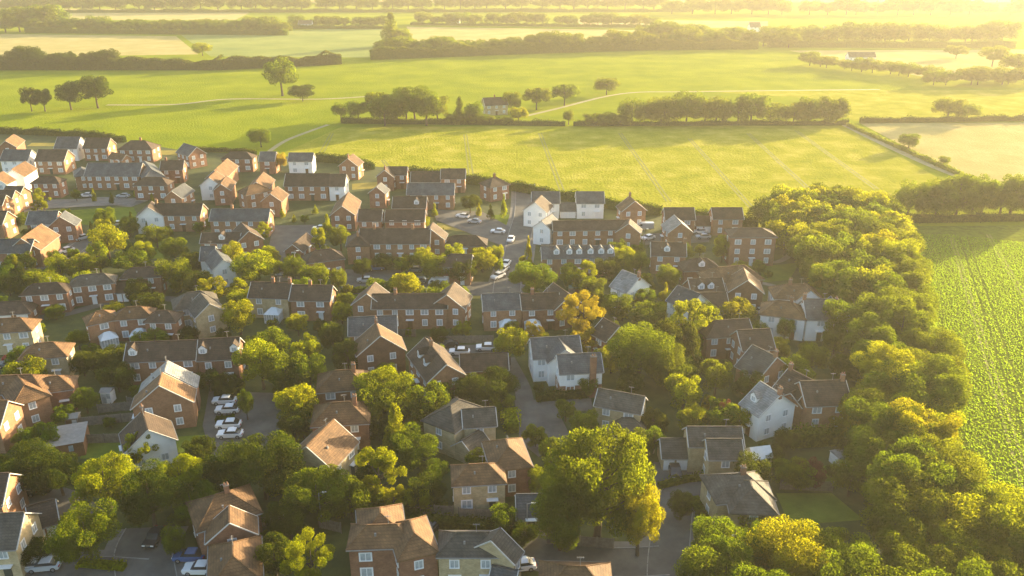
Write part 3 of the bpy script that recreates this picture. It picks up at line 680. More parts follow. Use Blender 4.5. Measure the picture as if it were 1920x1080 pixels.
# sheds, greenhouse, flat roofed outbuilding
def shed(x, y, w, d, hgt, m, rm, label, ang=0, slope=.25, name='garden_shed'):
    p = P(x, y); root = ob(name, None, None, p); root.rotation_euler = (0, 0, ang); X = Vector((1, 0, 0)); Y = Vector((0, 1, 0)); o = Vector((0, 0, 0))
    a = MB(); a.box(o, X, Y, w / 2, d / 2, 0, hgt); a.build('wall', m, root)
    b = MB(); hw = w / 2 + .15; hd = d / 2 + .15
    b.add([(-hw, -hd, hgt), (hw, -hd, hgt), (hw, hd, hgt), (-hw, hd, hgt), (-hw, 0, hgt + slope * d), (hw, 0, hgt + slope * d)], [(0, 1, 5, 4), (2, 3, 4, 5), (3, 0, 4), (1, 2, 5), (3, 2, 1, 0)]); b.build('roof', rm, root)
    c = MB(); c.box(Vector((-w * .2, -d / 2 - .02, 0)), X, Y, .4, .03, .05, min(1.9, hgt - .1)); c.build('door', M_DOOR[1] if m is not M_WHITE else M_GLASS, root)
    g = MB(); g.box(Vector((w * .25, -d / 2 - .02, 0)), X, Y, .35, .03, hgt * .45, hgt * .85); g.build('window', M_GLASS, root)
    tag(root, label, 'shed'); chk(label); return root
shed(118, 842, 7.5, 6.5, 2.6, M_BRED, M_FELT, 'wide flat grey roofed outbuilding with brown sides near left fences', .35, .03, 'outbuilding')
shed(205, 752, 1.8, 1.8, 2.3, M_WHITE, M_FELT, 'small white summerhouse beside the green fenced garden', 0)
shed(1090, 552, 6, 3, 2.2, M_TIMB, mat('green_felt', (0.1, 0.2, 0.16), (0.14, 0.25, 0.2), sc=1), 'green roofed shed behind the amber tree', 0)
shed(140, 800, 2, 2, 2.2, M_TIMB, M_FELT, 'small grey shed left of the panelled fences', .2)
shed(1405, 562, 3, 2.5, 2.2, M_WHITE, M_FELT, 'white garden shed in front of the large cottage', .1)
shed(1332, 598, 3.4, 2.5, 2.2, M_WHITE, M_FELT, 'small white garage shed beside the lime trees', -.1)
shed(1573, 868, 2.4, 2.0, 1.9, M_WHITE, M_FELT, 'white play house by the tree belt on the lawn', .3)
shed(1700 - 280, 872, 3.2, 3.0, 2.2, M_CONS, M_CONS, 'bright white marquee behind the garage house', .2, .45, 'marquee')
shed(598, 888, 1.8, 1.6, 2, M_WHITE, M_FELT, 'tiny white shed in front of the golden roofed house', 0)
shed(590 + 300, 850, 2.4, 2, 1.9, M_CONS, M_CONS, 'pale blue greenhouse between the two front stone houses', .1, .3, 'greenhouse')

# ------------------------------------------------------------------ trees
def leaf_cloud(blobs, n, size, seed, mi=0):
    r = random.Random(seed); mb = MB(); tot = sum(b[3] ** 2 for b in blobs)
    for b in blobs:
        k = int(n * b[3] ** 2 / tot)
        for _ in range(k):
            d = Vector((r.gauss(0, 1), r.gauss(0, 1), r.gauss(0, 1))).normalized()
            rad = b[3] * (1 - abs(r.gauss(0, .18))) * (1 + .12 * math.sin(d.x * 7 + b[0] * 9) * math.cos(d.z * 6 + b[1] * 5))
            if r.random() < .06: rad *= 1.15
            p = Vector((b[0], b[1], b[2])) + Vector((d.x * rad, d.y * rad, d.z * rad * .9))
            nn = (d + Vector((r.gauss(0, .7), r.gauss(0, .7), r.gauss(0, .7)))).normalized()
            t = nn.orthogonal().normalized(); t.rotate(Matrix.Rotation(r.random() * 6.28, 3, nn)); s = nn.cross(t)
            w = size * r.uniform(.6, 1.3)
            mb.add([p - t * w, p - s * w * .6, p + t * w, p + s * w * .6], [(0, 1, 2, 3)])
    return mb
def crown_proto(kind, seed, n, size):
    r = random.Random(seed); bl = []
    if kind == 'round':
        bl.append((0, 0, 0, .62))
        for i in range(22):
            a = r.random() * 6.28; z = r.uniform(-.55, .75); q = math.sqrt(max(0, 1 - z * z)) * r.uniform(.5, .72)
            bl.append((q * math.cos(a), q * math.sin(a), z * .72, r.uniform(.22, .38)))
    elif kind == 'oak':
        bl.append((0, 0, -.05, .5))
        for i in range(26):
            a = r.random() * 6.28; z = r.uniform(-.6, .8); q = math.sqrt(max(0, 1 - z * z)) * r.uniform(.45, .8)
            bl.append((q * math.cos(a), q * math.sin(a), z * .72, r.uniform(.17, .33)))
    elif kind == 'cone':
        for i in range(24):
            z = r.uniform(-.9, .85); q = (1 - (z + 1) / 2) * .68 * r.uniform(.5, 1) ; a = r.random() * 6.28
            bl.append((q * math.cos(a), q * math.sin(a), z, .34 * (1.12 - (z + 1) / 2) + .08))
    elif kind == 'airy':
        for i in range(26):
            a = r.random() * 6.28; z = r.uniform(-.7, .85); q = math.sqrt(max(0, 1 - z * z)) * r.uniform(.2, .85)
            bl.append((q * math.cos(a), q * math.sin(a), z * .8, r.uniform(.12, .26)))
    return leaf_cloud(bl, n, size, seed)
PROTO = {}
def crown_mesh(kind, leaf, var, detail):
    key = (kind, leaf, var, detail)
    if key not in PROTO:
        n, size = {0: (2800, .066), 1: (12000, .034), 2: (32000, .021)}[detail]
        if kind == 'airy': n = int(n * .8)
        base = (kind, None, var, detail)
        if base not in PROTO: PROTO[base] = crown_proto(kind, 11 + var * 17 + len(kind), n, size).mesh('crown', [LEAF[leaf]]); PROTO[key] = PROTO[base]; PROTO[base]['l'] = leaf
        else:
            m = PROTO[base].copy(); m.materials.clear(); m.materials.append(LEAF[leaf]); PROTO[key] = m
    return PROTO[key]
def trunk_mesh(seed):
    r = random.Random(seed); mb = MB()
    def limb(a, b, r0, r1, n=7):
        d = (b - a).normalized(); s = d.orthogonal().normalized(); t = d.cross(s); vs = []
        for p, q in ((a, r0), (b, r1)):
            for i in range(n): vs.append(p + s * q * math.cos(i * 6.2832 / n) + t * q * math.sin(i * 6.2832 / n))
        mb.add(vs, [(i, (i + 1) % n, n + (i + 1) % n, n + i) for i in range(n)])
    k = [Vector((0, 0, -.02)), Vector((.01, .0, .18)), Vector((.0, .015, .38)), Vector((-.01, 0, .6)), Vector((0, 0, .8))]
    rr = [.035, .026, .02, .012, .005]
    for i in range(4): limb(k[i], k[i + 1], rr[i], rr[i + 1])
    for i in range(9):
        z = r.uniform(.24, .62); a = r.random() * 6.28; o = Vector((0, 0, z)); L = r.uniform(.15, .27)
        m = o + Vector((math.cos(a) * L * .6, math.sin(a) * L * .6, L * .45)); e = m + Vector((math.cos(a + .4) * L * .5, math.sin(a + .4) * L * .5, L * .5))
        limb(o, m, .011, .007, 5); limb(m, e, .007, .002, 5)
    return mb.mesh('trunk', [M_TRUNK])
TRUNKS = [trunk_mesh(i) for i in range(3)]
TN = {'round': 'broadleaf_tree', 'oak': 'oak_tree', 'cone': 'conifer_tree', 'airy': 'young_tree'}
def tree_w(p, hgt, rad, kind, leaf, label, group=None, name=None, detail=None, low=.12):
    s = scale_at(p) * rad * 1024 / 1920
    if detail is None: detail = 0 if s < 7 else (1 if s < 26 else 2)
    root = ob(name or TN[kind], None, None, p)
    me = crown_mesh(kind, leaf, R.randrange(4 if detail < 2 else 3), detail)
    c = ob('crown', me, root); hz = hgt * (1 - low) / 2 / .93
    c.location = (0, 0, hgt * low + hz * .93); c.scale = (rad, rad, hz); c.rotation_euler = (0, 0, R.random() * 6.28)
    t = ob('trunk', R.choice(TRUNKS), root); tx = min(1.0, max(.45, rad / hgt * 2.2)); t.scale = (hgt * tx, hgt * tx, hgt * .92); t.rotation_euler = (0, 0, R.random() * 6.28)
    tag(root, label, 'tree', group); chk(label)
    return root
def tree(x, yt, yb, w, kind, leaf, label, group=None, name=None, low=.1):
    # yb is where the crown's lower outline ends in the photograph: the foot of the tree
    p = P(x, yb); 
    h_ = height_for(p, yt + 2); rad = w / 2 / scale_at(Vector((p.x, p.y, h_ / 2)))
    rad *= 1.12; h_ = max(h_, rad * 1.15)
    return tree_w(p, h_, rad, kind, leaf, label, group, name, None, low)
T = tree
T(490, 235, 276, 46, 'round', 'g', 'dark round tree standing alone at the near edge of the left meadow')
T(527, 280, 322, 24, 'round', 'a', 'amber tree between the slate brick house and the white field edge house')
T(84, 348, 398, 34, 'airy', 'l', 'yellow green tree behind the small green on the left')
T(72, 375, 400, 24, 'airy', 'l', 'lower yellow bush tree beside the small green')
T(124, 388, 402, 18, 'round', 'l', 'small yellow bush at the corner of the green')
T(178, 350, 378, 12, 'cone', 'l', 'slim lime sapling in front of the slate terrace')
T(211, 358, 383, 13, 'cone', 'd', 'dark slender sapling in front of the terrace doors')
T(145, 352, 378, 22, 'round', 'd', 'dark shrub tree left of the white car by the terrace')
T(256, 345, 368, 12, 'cone', 'l', 'yellow sapling near the right end of the slate terrace')
T(287, 360, 382, 14, 'cone', 'l', 'thin lime tree above the white gabled house')
T(198, 394, 413, 9, 'cone', 'd', 'little dark tree standing on the small green')
T(248, 393, 420, 12, 'cone', 'd', 'dark slender tree left of the white front gable')
T(172, 411, 432, 11, 'cone', 'l', 'small yellow sapling at the lower edge of the green')
T(278, 412, 440, 10, 'cone', 'g', 'slim tree in front of the white front gable')
T(208, 418, 490, 72, 'round', 'l', 'large yellow topped tree below the small green')
T(190, 450, 515, 52, 'airy', 'l', 'ragged yellow tree in front of the large one below the green')
T(275, 446, 500, 44, 'oak', 'l', 'golden tree right of the large yellow topped tree')
T(248, 465, 515, 70, 'round', 'g', 'green spreading tree under the golden one')
T(38, 475, 530, 38, 'cone', 'l', 'bright yellow pointed tree before the left slate terrace')
T(80, 498, 545, 60, 'round', 'l', 'yellow crowned tree right of the pointed yellow tree')
T(20, 515, 555, 60, 'round', 'd', 'dark tree above the left edge houses')
T(105, 466, 498, 26, 'round', 'g', 'green garden tree by the left street')
T(160, 483, 520, 70, 'round', 'l', 'wide low yellow hedge tree above the three hipped houses')
T(330, 440, 492, 55, 'round', 'g', 'rounded green tree in the garden of the white gabled house')
T(330, 478, 545, 70, 'round', 'g', 'leafy tree with bright shoulder above the bay fronted stone house')
T(372, 500, 560, 60, 'round', 'd', 'dark tree behind the bay fronted stone house')
T(375, 412, 440, 24, 'round', 'g', 'small tree at right end of the white gabled brick house')
T(400, 405, 436, 28, 'round', 'g', 'small tree in front of the low slate terrace')
T(492, 415, 455, 40, 'airy', 'l', 'yellow leaved tree beside the low slate terrace end')
T(440, 448, 505, 46, 'oak', 'l', 'golden tree between the red gable and the front gable')
T(478, 466, 535, 80, 'oak', 'l', 'broad golden tree left of the grey street')
T(505, 456, 490, 28, 'round', 'l', 'small golden tree at the edge of the grey street')
T(405, 518, 580, 66, 'airy', 'l', 'bright airy tree left of the stone pair')
T(450, 520, 570, 46, 'airy', 'l', 'yellow tree touching the left gable of the stone pair')
T(452, 556, 628, 62, 'round', 'l', 'tree with yellow top in front of the stone pair')
T(560, 585, 630, 42, 'oak', 'l', 'yellow topped bush tree below the peach lit gable')
T(600, 424, 480, 42, 'airy', 'l', 'tall yellow tree right of the grey street')
T(616, 400, 448, 30, 'cone', 'l', 'pointed yellow tree above the right side of the street')
T(640, 420, 470, 40, 'round', 'g', 'green tree between the street and the big terrace')
T(592, 488, 545, 56, 'round', 'g', 'rounded green tree below the hipped house by the street')
T(636, 500, 550, 32, 'round', 'g', 'green tree right of the rounded one near the forecourt')
T(530, 388, 408, 14, 'cone', 'l', 'small lime sapling under the long white ended terrace')
T(592, 382, 400, 14, 'cone', 'l', 'lime sapling before the middle of the white ended terrace')
T(552, 400, 416, 12, 'cone', 'l', 'tiny sapling at the top of the grey street')
T(572, 400, 420, 18, 'round', 'g', 'round bush at the top of the grey street')
T(785, 405, 430, 46, 'round', 'l', 'round lime tree behind the big terrace roof')
T(815, 378, 404, 15, 'cone', 'l', 'slim lime tree at the slate terrace corner')
T(882, 360, 400, 40, 'round', 'd', 'dark tree right of the slate terrace by the back lawn')
T(898, 378, 405, 14, 'cone', 'l', 'small lime tree on the back lawn')
T(920, 380, 412, 17, 'cone', 'd', 'dark pointed tree in the middle of the back lawn')
T(945, 362, 408, 17, 'cone', 'l', 'taller lime tree beside the back road')
T(795, 458, 508, 46, 'oak', 'l', 'golden tree at the right gable of the big terrace')
T(818, 475, 530, 60, 'round', 'g', 'green tree below the golden one by the big terrace')
T(866, 482, 532, 58, 'round', 'd', 'dark tree in front of the brick house by the forecourt')
T(912, 474, 505, 18, 'cone', 'l', 'golden sapling beside the back road')
T(935, 454, 495, 27, 'round', 'l', 'ball shaped tree in the back road verge')
T(936, 480, 515, 18, 'round', 'g', 'small tree under the ball shaped one')
T(765, 503, 548, 26, 'round', 'g', 'small round tree on the forecourt')
T(680, 482, 520, 36, 'round', 'd', 'dark bush tree at the left wing of the big terrace')
T(722, 474, 506, 48, 'round', 'd', 'dark bush tree left of the big terrace door')
T(762, 474, 506, 40, 'round', 'd', 'dark bush tree right of the big terrace door')
T(832, 425, 452, 12, 'cone', 'd', 'dark sapling at the right gable of the big terrace')
T(991, 440, 488, 16, 'cone', 'l', 'narrow lime tree on the corner of the back road')
T(1002, 488, 560, 90, 'oak', 'g', 'broad green tree with golden top right of the back road')
T(985, 478, 520, 36, 'airy', 'l', 'yellow crown left of the dormered terrace')
T(1102, 486, 545, 48, 'airy', 'l', 'bright yellow tree in front of the white dormer')
T(1075, 505, 550, 44, 'round', 'g', 'green tree left of the bright yellow dormer tree')
T(1168, 455, 510, 46, 'oak', 'l', 'golden tree below the long gabled terrace')
T(1200, 470, 515, 36, 'round', 'g', 'green tree beside the golden one below the gabled terrace')
T(1250, 490, 545, 40, 'round', 'g', 'green tree before the skylight house')
T(1352, 436, 492, 40, 'oak', 'l', 'golden tree left of the three storey block')
T(1312, 455, 480, 24, 'round', 'l', 'small golden tree beneath the parking court')
T(1421, 484, 518, 26, 'round', 'g', 'small green tree below the three storey block')
T(1511, 462, 512, 38, 'round', 'g', 'free standing bushy tree before the tree belt')
T(1245, 528, 580, 28, 'cone', 'l', 'narrow tree right of the tall orange chimney house')
T(1155, 545, 600, 60, 'round', 'g', 'green tree under the tall orange chimney house')
T(1215, 560, 620, 70, 'round', 'g', 'green tree with yellow top in front of the orange chimney house')
T(1092, 546, 640, 90, 'airy', 'a', 'large amber tree glowing in the village centre')
T(1090, 610, 668, 60, 'airy', 'a', 'lower part amber tree before the centre house')
T(1198, 602, 715, 124, 'round', 'g', 'large domed tree right of the white lane houses')
T(1290, 560, 660, 84, 'airy', 'l', 'tall pointed lime tree right of the domed tree')
T(1262, 590, 690, 80, 'round', 'd', 'dark tree between the domed and pointed trees')
T(1330, 570, 650, 60, 'airy', 'l', 'lime tree against the red and white gables')
T(955, 608, 685, 66, 'oak', 'l', 'gold and green tree above the garage block')
T(1002, 600, 650, 46, 'airy', 'a', 'orange bush tree in front of the centre conservatory')
T(1280, 696, 775, 76, 'round', 'l', 'bright yellow rounded tree in the right gardens')
T(1265, 672, 730, 80, 'round', 'g', 'green tree behind the bright yellow rounded one')
T(1340, 668, 745, 68, 'round', 'g', 'rounded green tree with golden rim in right gardens')
T(1296, 755, 812, 58, 'round', 'l', 'yellow cone shaped tree above the garage house')
T(1380, 758, 812, 60, 'round', 'l', 'yellow tree left of the grey sloped house')
T(1353, 742, 800, 34, 'round', 'p', 'purple leaved tree between two yellow trees')
T(1322, 738, 778, 22, 'airy', 'a', 'small orange tree in the right gardens')
T(1118, 784, 1018, 205, 'oak', 'g', 'biggest and broadest tree of the picture front, left of the lower road', low=.0)
T(1070, 850, 1020, 130, 'round', 'g', 'dark lower tree at the left of the biggest tree')
T(1050, 925, 1032, 110, 'round', 'g', 'green tree at the foot of the biggest tree')
T(1195, 905, 1042, 96, 'oak', 'l', 'golden edged tree between the biggest tree and the road')
T(495, 632, 730, 88, 'oak', 'l', 'large tree with golden top right of the dormered terrace')
T(540, 650, 740, 80, 'round', 'g', 'green tree right of the large golden topped one')
T(575, 618, 690, 58, 'oak', 'l', 'golden crown below the peach lit house')
T(585, 658, 740, 68, 'round', 'g', 'green tree with bright crest left of the hipped houses')
T(626, 598, 665, 48, 'round', 'd', 'dark rounded tree left of the slate house')
T(655, 636, 700, 60, 'round', 'd', 'dark tree left of the wide tile hung gable')
T(560, 716, 805, 74, 'oak', 'l', 'golden tree right of the parking area')
T(555, 760, 830, 70, 'round', 'd', 'dark tree under the golden one by the parking area')
T(465, 724, 788, 34, 'round', 'g', 'narrow tree in the middle of the parking area')
T(722, 688, 775, 110, 'oak', 'l', 'wide golden topped tree below the tile hung gable')
T(705, 715, 800, 80, 'round', 'g', 'green mass left under the wide golden tree')
T(802, 710, 800, 80, 'round', 'g', 'green tree left of the tall L shaped house')
T(850, 702, 755, 70, 'round', 'g', 'green tree behind the L shaped house')
T(915, 692, 760, 110, 'round', 'd', 'broad dark tree below the garage block')
T(940, 730, 775, 50, 'round', 'g', 'green bush tree at the lane corner')
T(745, 755, 850, 70, 'cone', 'l', 'pointed golden tree in the front centre gardens')
T(775, 800, 880, 100, 'round', 'g', 'green tree left of the L shaped house drive')
T(715, 838, 945, 98, 'airy', 'l', 'brightest yellow leafy tree in front centre')
T(500, 812, 935, 150, 'oak', 'd', 'big dark tree left of the golden sunlit roof')
T(430, 840, 930, 90, 'round', 'd', 'dark tree joining the big one, left side')
T(210, 850, 965, 110, 'oak', 'l', 'yellow topped tree left of the white gable garden')
T(272, 808, 880, 60, 'airy', 'l', 'yellow tree in front of the white gable garden')
T(345, 848, 945, 90, 'oak', 'l', 'tree with yellow crest above the dark thicket')
T(290, 870, 985, 120, 'round', 'd', 'dark thicket tree left of the cross gabled house')
T(175, 945, 1062, 122, 'oak', 'g', 'large leafy tree between the bottom left streets')
T(600, 878, 985, 130, 'oak', 'g', 'wide tree in front of the golden sunlit roof')
T(590, 1000, 1110, 100, 'airy', 'l', 'yellow tree at the bottom edge left of the three hipped house')
T(545, 930, 1010, 90, 'round', 'd', 'dark tree right of the cross gabled house')
T(520, 1000, 1090, 80, 'round', 'd', 'dark bush tree at the bottom edge')
T(70, 835, 925, 120, 'round', 'd', 'dark spreading tree below the flat roofed outbuilding')
T(120, 855, 930, 90, 'round', 'd', 'second dark spreading tree below the outbuilding')
T(20, 860, 915, 70, 'round', 'd', 'dark tree at the left edge beside the brick house')
T(165, 725, 775, 48, 'round', 'g', 'green garden tree above the flat roofed outbuilding')
T(125, 755, 800, 40, 'round', 'g', 'small green tree left of the panelled fences')
T(50, 800, 838, 40, 'round', 'g', 'bush tree by the left edge lawn')
T(225, 650, 710, 60, 'round', 'd', 'dark tree left of the dormered terrace')
T(225, 675, 735, 70, 'round', 'd', 'lower dark tree left of the dormered terrace')
T(215, 645, 680, 46, 'oak', 'l', 'yellow bush tree under the white conservatory')
T(265, 618, 650, 34, 'round', 'l', 'lime bush before the short row of cottages')
T(218, 562, 598, 38, 'round', 'l', 'lime crowned tree between the hipped houses')
T(265, 542, 575, 32, 'round', 'l', 'yellow bush tree by the right hipped house')
T(1060, 746, 790, 44, 'round', 'g', 'round bush tree on the cul de sac')
T(1032, 818, 870, 44, 'round', 'l', 'round topped tree left of the biggest tree')
T(945, 945, 1000, 56, 'round', 'g', 'fresh green tree beside the low garage')
T(1185, 800, 860, 60, 'round', 'g', 'green tree below the white right gable')
T(1225, 800, 850, 44, 'round', 'g', 'green tree left of the double garage')
T(1516, 858, 912, 60, 'round', 'p', 'dark purple dome tree at the lawn edge')
T(1470, 862, 910, 60, 'round', 'g', 'green bush tree behind the marquee')
T(330, 985, 1050, 46, 'round', 'g', 'green tree at the kerb left of the cross gabled house')
T(430, 700, 740, 60, 'round', 'd', 'dark tree below the right part of the terrace')
T(395, 690, 735, 50, 'round', 'd', 'dark tree in front of the dormered terrace')
T(1470, 590, 640, 34, 'round', 'g', 'small green tree in front of the white hipped house')
T(1560, 605, 655, 50, 'round', 'g', 'green tree below the big white gable')
T(1520, 640, 700, 60, 'round', 'g', 'green tree between white houses and the brick gable')
T(1580, 660, 720, 60, 'round', 'd', 'dark green tree behind the three window brick house')
T(1470, 800, 850, 50, 'round', 'd', 'dark tree under the grey sloped house')
T(1400, 690, 760, 60, 'round', 'd', 'dark tree left of the orange gable')
T(1275, 918, 975, 50, 'round', 'd', 'low dark bush tree on the road island')
T(60, 1010, 1060, 70, 'round', 'd', 'dark bush before the bottom left stone house')
T(110, 700, 745, 44, 'round', 'd', 'dark tree right of the square stone house')
T(160, 655, 705, 50, 'round', 'd', 'dark tree beside the square stone house')
T(150, 615, 655, 40, 'round', 'g', 'green tree left of the white domed conservatory')
T(355, 610, 640, 40, 'round', 'd', 'dark bush before the bay fronted stone house')
T(800, 885, 950, 70, 'round', 'd', 'dark tree left of the hipped front stone house')
T(660, 900, 975, 80, 'round', 'g', 'green tree behind the three hipped house')
T(740, 905, 965, 50, 'airy', 'l', 'low yellow tree right of the brightest one')
T(820, 860, 905, 50, 'round', 'g', 'green tree above the hipped front stone house')
T(1010, 870, 930, 46, 'round', 'g', 'green tree right of the hipped brick house in front')
T(1100, 700, 745, 40, 'round', 'g', 'green garden tree right of the chimney lane house')
T(1180, 690, 745, 60, 'round', 'd', 'dark tree behind the stone house below the lane')
T(1240, 640, 720, 90, 'round', 'g', 'green tree at the right flank of the domed tree')
T(1420, 600, 640, 36, 'round', 'g', 'small tree left of the white hipped house')
T(690, 860, 925, 50, 'round', 'd', 'dark tree between golden roof and brightest yellow tree')
T(1590, 850, 930, 70, 'round', 'g', 'green tree at the right end of the front lawn')
T(1500, 870, 915, 50, 'round', 'd', 'dark bush tree above the front lawn fence')
T(1400, 950, 1010, 70, 'oak', 'l', 'golden tree below the hipped lower road house')
T(1340, 980, 1070, 90, 'oak', 'l', 'golden tree at the left end of the bottom right thicket')
T(540, 700, 760, 50, 'round', 'd', 'dark tree at the top of the parking area')
T(420, 790, 845, 60, 'round', 'd', 'dark tree below the white cars') if False else None
# field trees
T(60, 157, 209, 30, 'oak', 'd', 'leftmost small tree standing in the left meadow')
T(85, 161, 209, 34, 'oak', 'd', 'small tree right next to the leftmost meadow tree')
T(134, 148, 206, 50, 'round', 'd', 'dark ball headed tree in the left meadow')
T(184, 133, 203, 66, 'oak', 'd', 'widest tree of the left meadow group')
T(530, 100, 180, 70, 'oak', 'g', 'tall solitary oak in the upper meadow')
T(568, 157, 190, 52, 'round', 'd', 'low dome bush beside the tall solitary oak')
T(640, 186, 226, 34, 'round', 'g', 'small round tree at left end of the farm copse')
T(672, 182, 228, 44, 'round', 'g', 'second tree of the farm copse from the left')
T(712, 166, 230, 56, 'oak', 'g', 'third tree of the farm copse from the left')
T(778, 155, 232, 100, 'oak', 'g', 'largest domed tree of the farm copse')
T(745, 178, 232, 60, 'oak', 'g', 'tree left in front of the largest copse dome')
T(820, 172, 232, 50, 'oak', 'g', 'tree at the right flank of the copse dome')
T(800, 165, 236, 70, 'round', 'g', 'tree right in front of the largest copse dome')
T(722, 176, 236, 60, 'round', 'g', 'low tree at the front left of the copse')
T(762, 164, 226, 60, 'round', 'g', 'tree behind the left shoulder of the copse dome')
T(862, 178, 232, 34, 'cone', 'g', 'pointed tree between copse and farmhouse')
T(890, 186, 232, 40, 'round', 'g', 'small tree left of the farmhouse')
T(958, 166, 212, 40, 'round', 'g', 'tree right behind the farmhouse')
T(972, 195, 232, 34, 'round', 'l', 'light tree right of the farmhouse')
T(1006, 155, 206, 52, 'oak', 'g', 'first of three trees along the farm track')
T(1058, 149, 198, 52, 'oak', 'g', 'second of three trees along the farm track')
T(1137, 139, 178, 50, 'round', 'g', 'lone rounded tree at the end of the farm track')
T(1066, 202, 234, 24, 'round', 'g', 'small tree below the farm track')
T(1703, 246, 280, 40, 'round', 'g', 'round bush on the dry field beside the track')
T(1770, 290, 310, 24, 'round', 'g', 'smaller bush on the dry field beside the track')
T(1775, 178, 228, 58, 'oak', 'g', 'left of two hazy trees on the right hedge line')
T(1812, 190, 228, 44, 'oak', 'g', 'right of two hazy trees on the right hedge line')
T(1792, 80, 110, 42, 'oak', 'g', 'hazy tree floating in the upper right glow')
T(1860, 80, 125, 56, 'oak', 'g', 'large hazy tree near the upper right corner')
T(1905, 90, 145, 60, 'oak', 'g', 'hazy tree at the right edge near the top')
T(735, 22, 88, 50, 'cone', 'g', 'tall tree at the corner of the sage field')
T(750, 48, 86, 44, 'round', 'g', 'shorter tree beside the tall sage field tree')
T(380, 78, 105, 40, 'round', 'l', 'pale bush tree in the middle of the straw field')
UN = ['', 'first', 'second', 'third', 'fourth', 'fifth', 'sixth', 'seventh', 'eighth', 'ninth']
def ordw(i):
    if i <= 20: return ORD[i - 1]
    t = {2: 'twenty', 3: 'thirty', 4: 'forty', 5: 'fifty'}[i // 10]
    return (t + ' ' + UN[i % 10]) if i % 10 else {3: 'thirtieth', 4: 'fortieth', 5: 'fiftieth'}[i // 10]
ORD = ['first', 'second', 'third', 'fourth', 'fifth', 'sixth', 'seventh', 'eighth', 'ninth', 'tenth', 'eleventh', 'twelfth', 'thirteenth', 'fourteenth', 'fifteenth', 'sixteenth', 'seventeenth', 'eighteenth', 'nineteenth', 'twentieth']
def row(pix, n, hpx, wpx, leaf, text, group, kinds=('oak', 'round'), var=.3, share=False):
    rr = random.Random(len(text) + n)
    for i in range(n):
        t = (i + .5) / n * (len(pix) - 1); k = min(int(t), len(pix) - 2); f = t - k
        x = pix[k][0] + (pix[k + 1][0] - pix[k][0]) * f + rr.uniform(-.25, .25) * wpx; y = pix[k][1] + (pix[k + 1][1] - pix[k][1]) * f
        hh = hpx * rr.uniform(1 - var, 1 + var * .7); ww = 1.25 * wpx * rr.uniform(1 - var * .5, 1 + var)
        lb = ordw(i + 1) + ' from the left, ' + text
        T(x, y - hh, y, ww, rr.choice(kinds), leaf, lb, group, low=.0)
row([(10, 130), (230, 130)], 8, 42, 38, 'd', 'dark tree of the hedgerow beyond the left meadow', 'trees of the left meadow hedgerow')
row([(1180, 234), (1585, 232)], 13, 58, 52, 'g', 'oak in the dark row above the ripening field', 'oaks in the row above the ripening field', var=.25)
row([(1700, 412), (1940, 405)], 9, 84, 54, 'g', 'tree of the tall shady row behind the right crop', 'trees of the row behind the right crop', var=.15)
row([(40, 60), (540, 64)], 18, 26, 34, 'g', 'hazy tree of the line above the straw field', 'trees of the line above the straw field')
row([(700, 106), (1420, 86)], 20, 24, 40, 'g', 'hazy tree of the long hedge under the golden field', 'trees of the long hedge under the golden field')
row([(545, 52), (730, 52)], 8, 24, 24, 'g', 'hazy tree of the short upper line left of the tall tree', 'trees of the short upper line')
row([(780, 46), (1240, 50)], 18, 24, 26, 'g', 'faint tree of the line above the golden field', 'trees of the line above the golden field')
row([(1200, 76), (1480, 90)], 12, 34, 40, 'g', 'faint tree of the glowing wood at upper right', 'trees of the glowing wood')
row([(1440, 84), (1900, 82)], 16, 30, 46, 'g', 'faint tree of the second glowing wood line', 'trees of the second glowing wood')
row([(1500, 122), (1760, 150)], 12, 20, 30, 'g', 'hazy bush of the slanting hedge at right', 'bushes of the slanting hedge')
row([(1740, 160), (1940, 158)], 7, 26, 40, 'g', 'hazy tree at right edge below the glow', 'trees below the glow')
row([(-10, 22), (1250, 18)], 40, 22, 36, 'g', 'faint far tree in the topmost hazy tree line', 'far trees in the topmost haze')
row([(1250, 26), (1940, 30)], 20, 20, 36, 'g', 'faint far tree in the bright haze at top right', 'far trees in the bright haze', share=True)
row([(0, 2), (1940, 4)], 44, 16, 34, 'g', 'far tree on the highest visible line of the haze', 'far trees on the highest line')
row([(0, 62), (110, 56)], 5, 46, 50, 'g', 'hazy tree of the clump at the upper left edge', 'trees of the upper left clump')
row([(840, 232), (960, 234)], 5, 22, 24, 'g', 'low tree before the farmhouse', 'low trees before the farmhouse')
row([(1100, 236), (1190, 236)], 4, 24, 26, 'g', 'small tree left of the oak row', 'small trees left of the oak row')

# ---- tree belt on the right, scattered over its ground strip (metres)
def scatter(poly, spacing, seed, fn):
    pts = [P(x, y) for x, y in poly]; xs = [p.x for p in pts]; ys = [p.y for p in pts]; r = random.Random(seed); out = []
    for _ in range(6000):
        q = Vector((r.uniform(min(xs), max(xs)), r.uniform(min(ys), max(ys)), 0)); c = False; n = len(pts); j = n - 1
        for i in range(n):
            if (pts[i].y > q.y) != (pts[j].y > q.y) and q.x < (pts[j].x - pts[i].x) * (q.y - pts[i].y) / (pts[j].y - pts[i].y) + pts[i].x: c = not c
            j = i
        if c and all((q - o).length > spacing for o in out): out.append(q)
    for q in sorted(out, key=lambda v: -v.y): fn(q, r)
    return len(out)
BC = {}
def side(q, r):
    x, y = proj(q); mid = 1560 + (y - 418) * .43 if y < 900 else 1745
    k = 'village side' if x < mid - 35 else ('crop side' if x > mid + 55 else 'middle')
    BC[k] = BC.get(k, 0) + 1
    return 'tall tree of the wide belt, ' + ordw(BC[k]) + ' from the far end ' + ('along its ' if k != 'middle' else 'down its ') + k
def side2(q):
    BC['t'] = BC.get('t', 0) + 1; return 'leafy tree of the bottom right thicket, ' + ordw(BC['t']) + ' counted from the back'
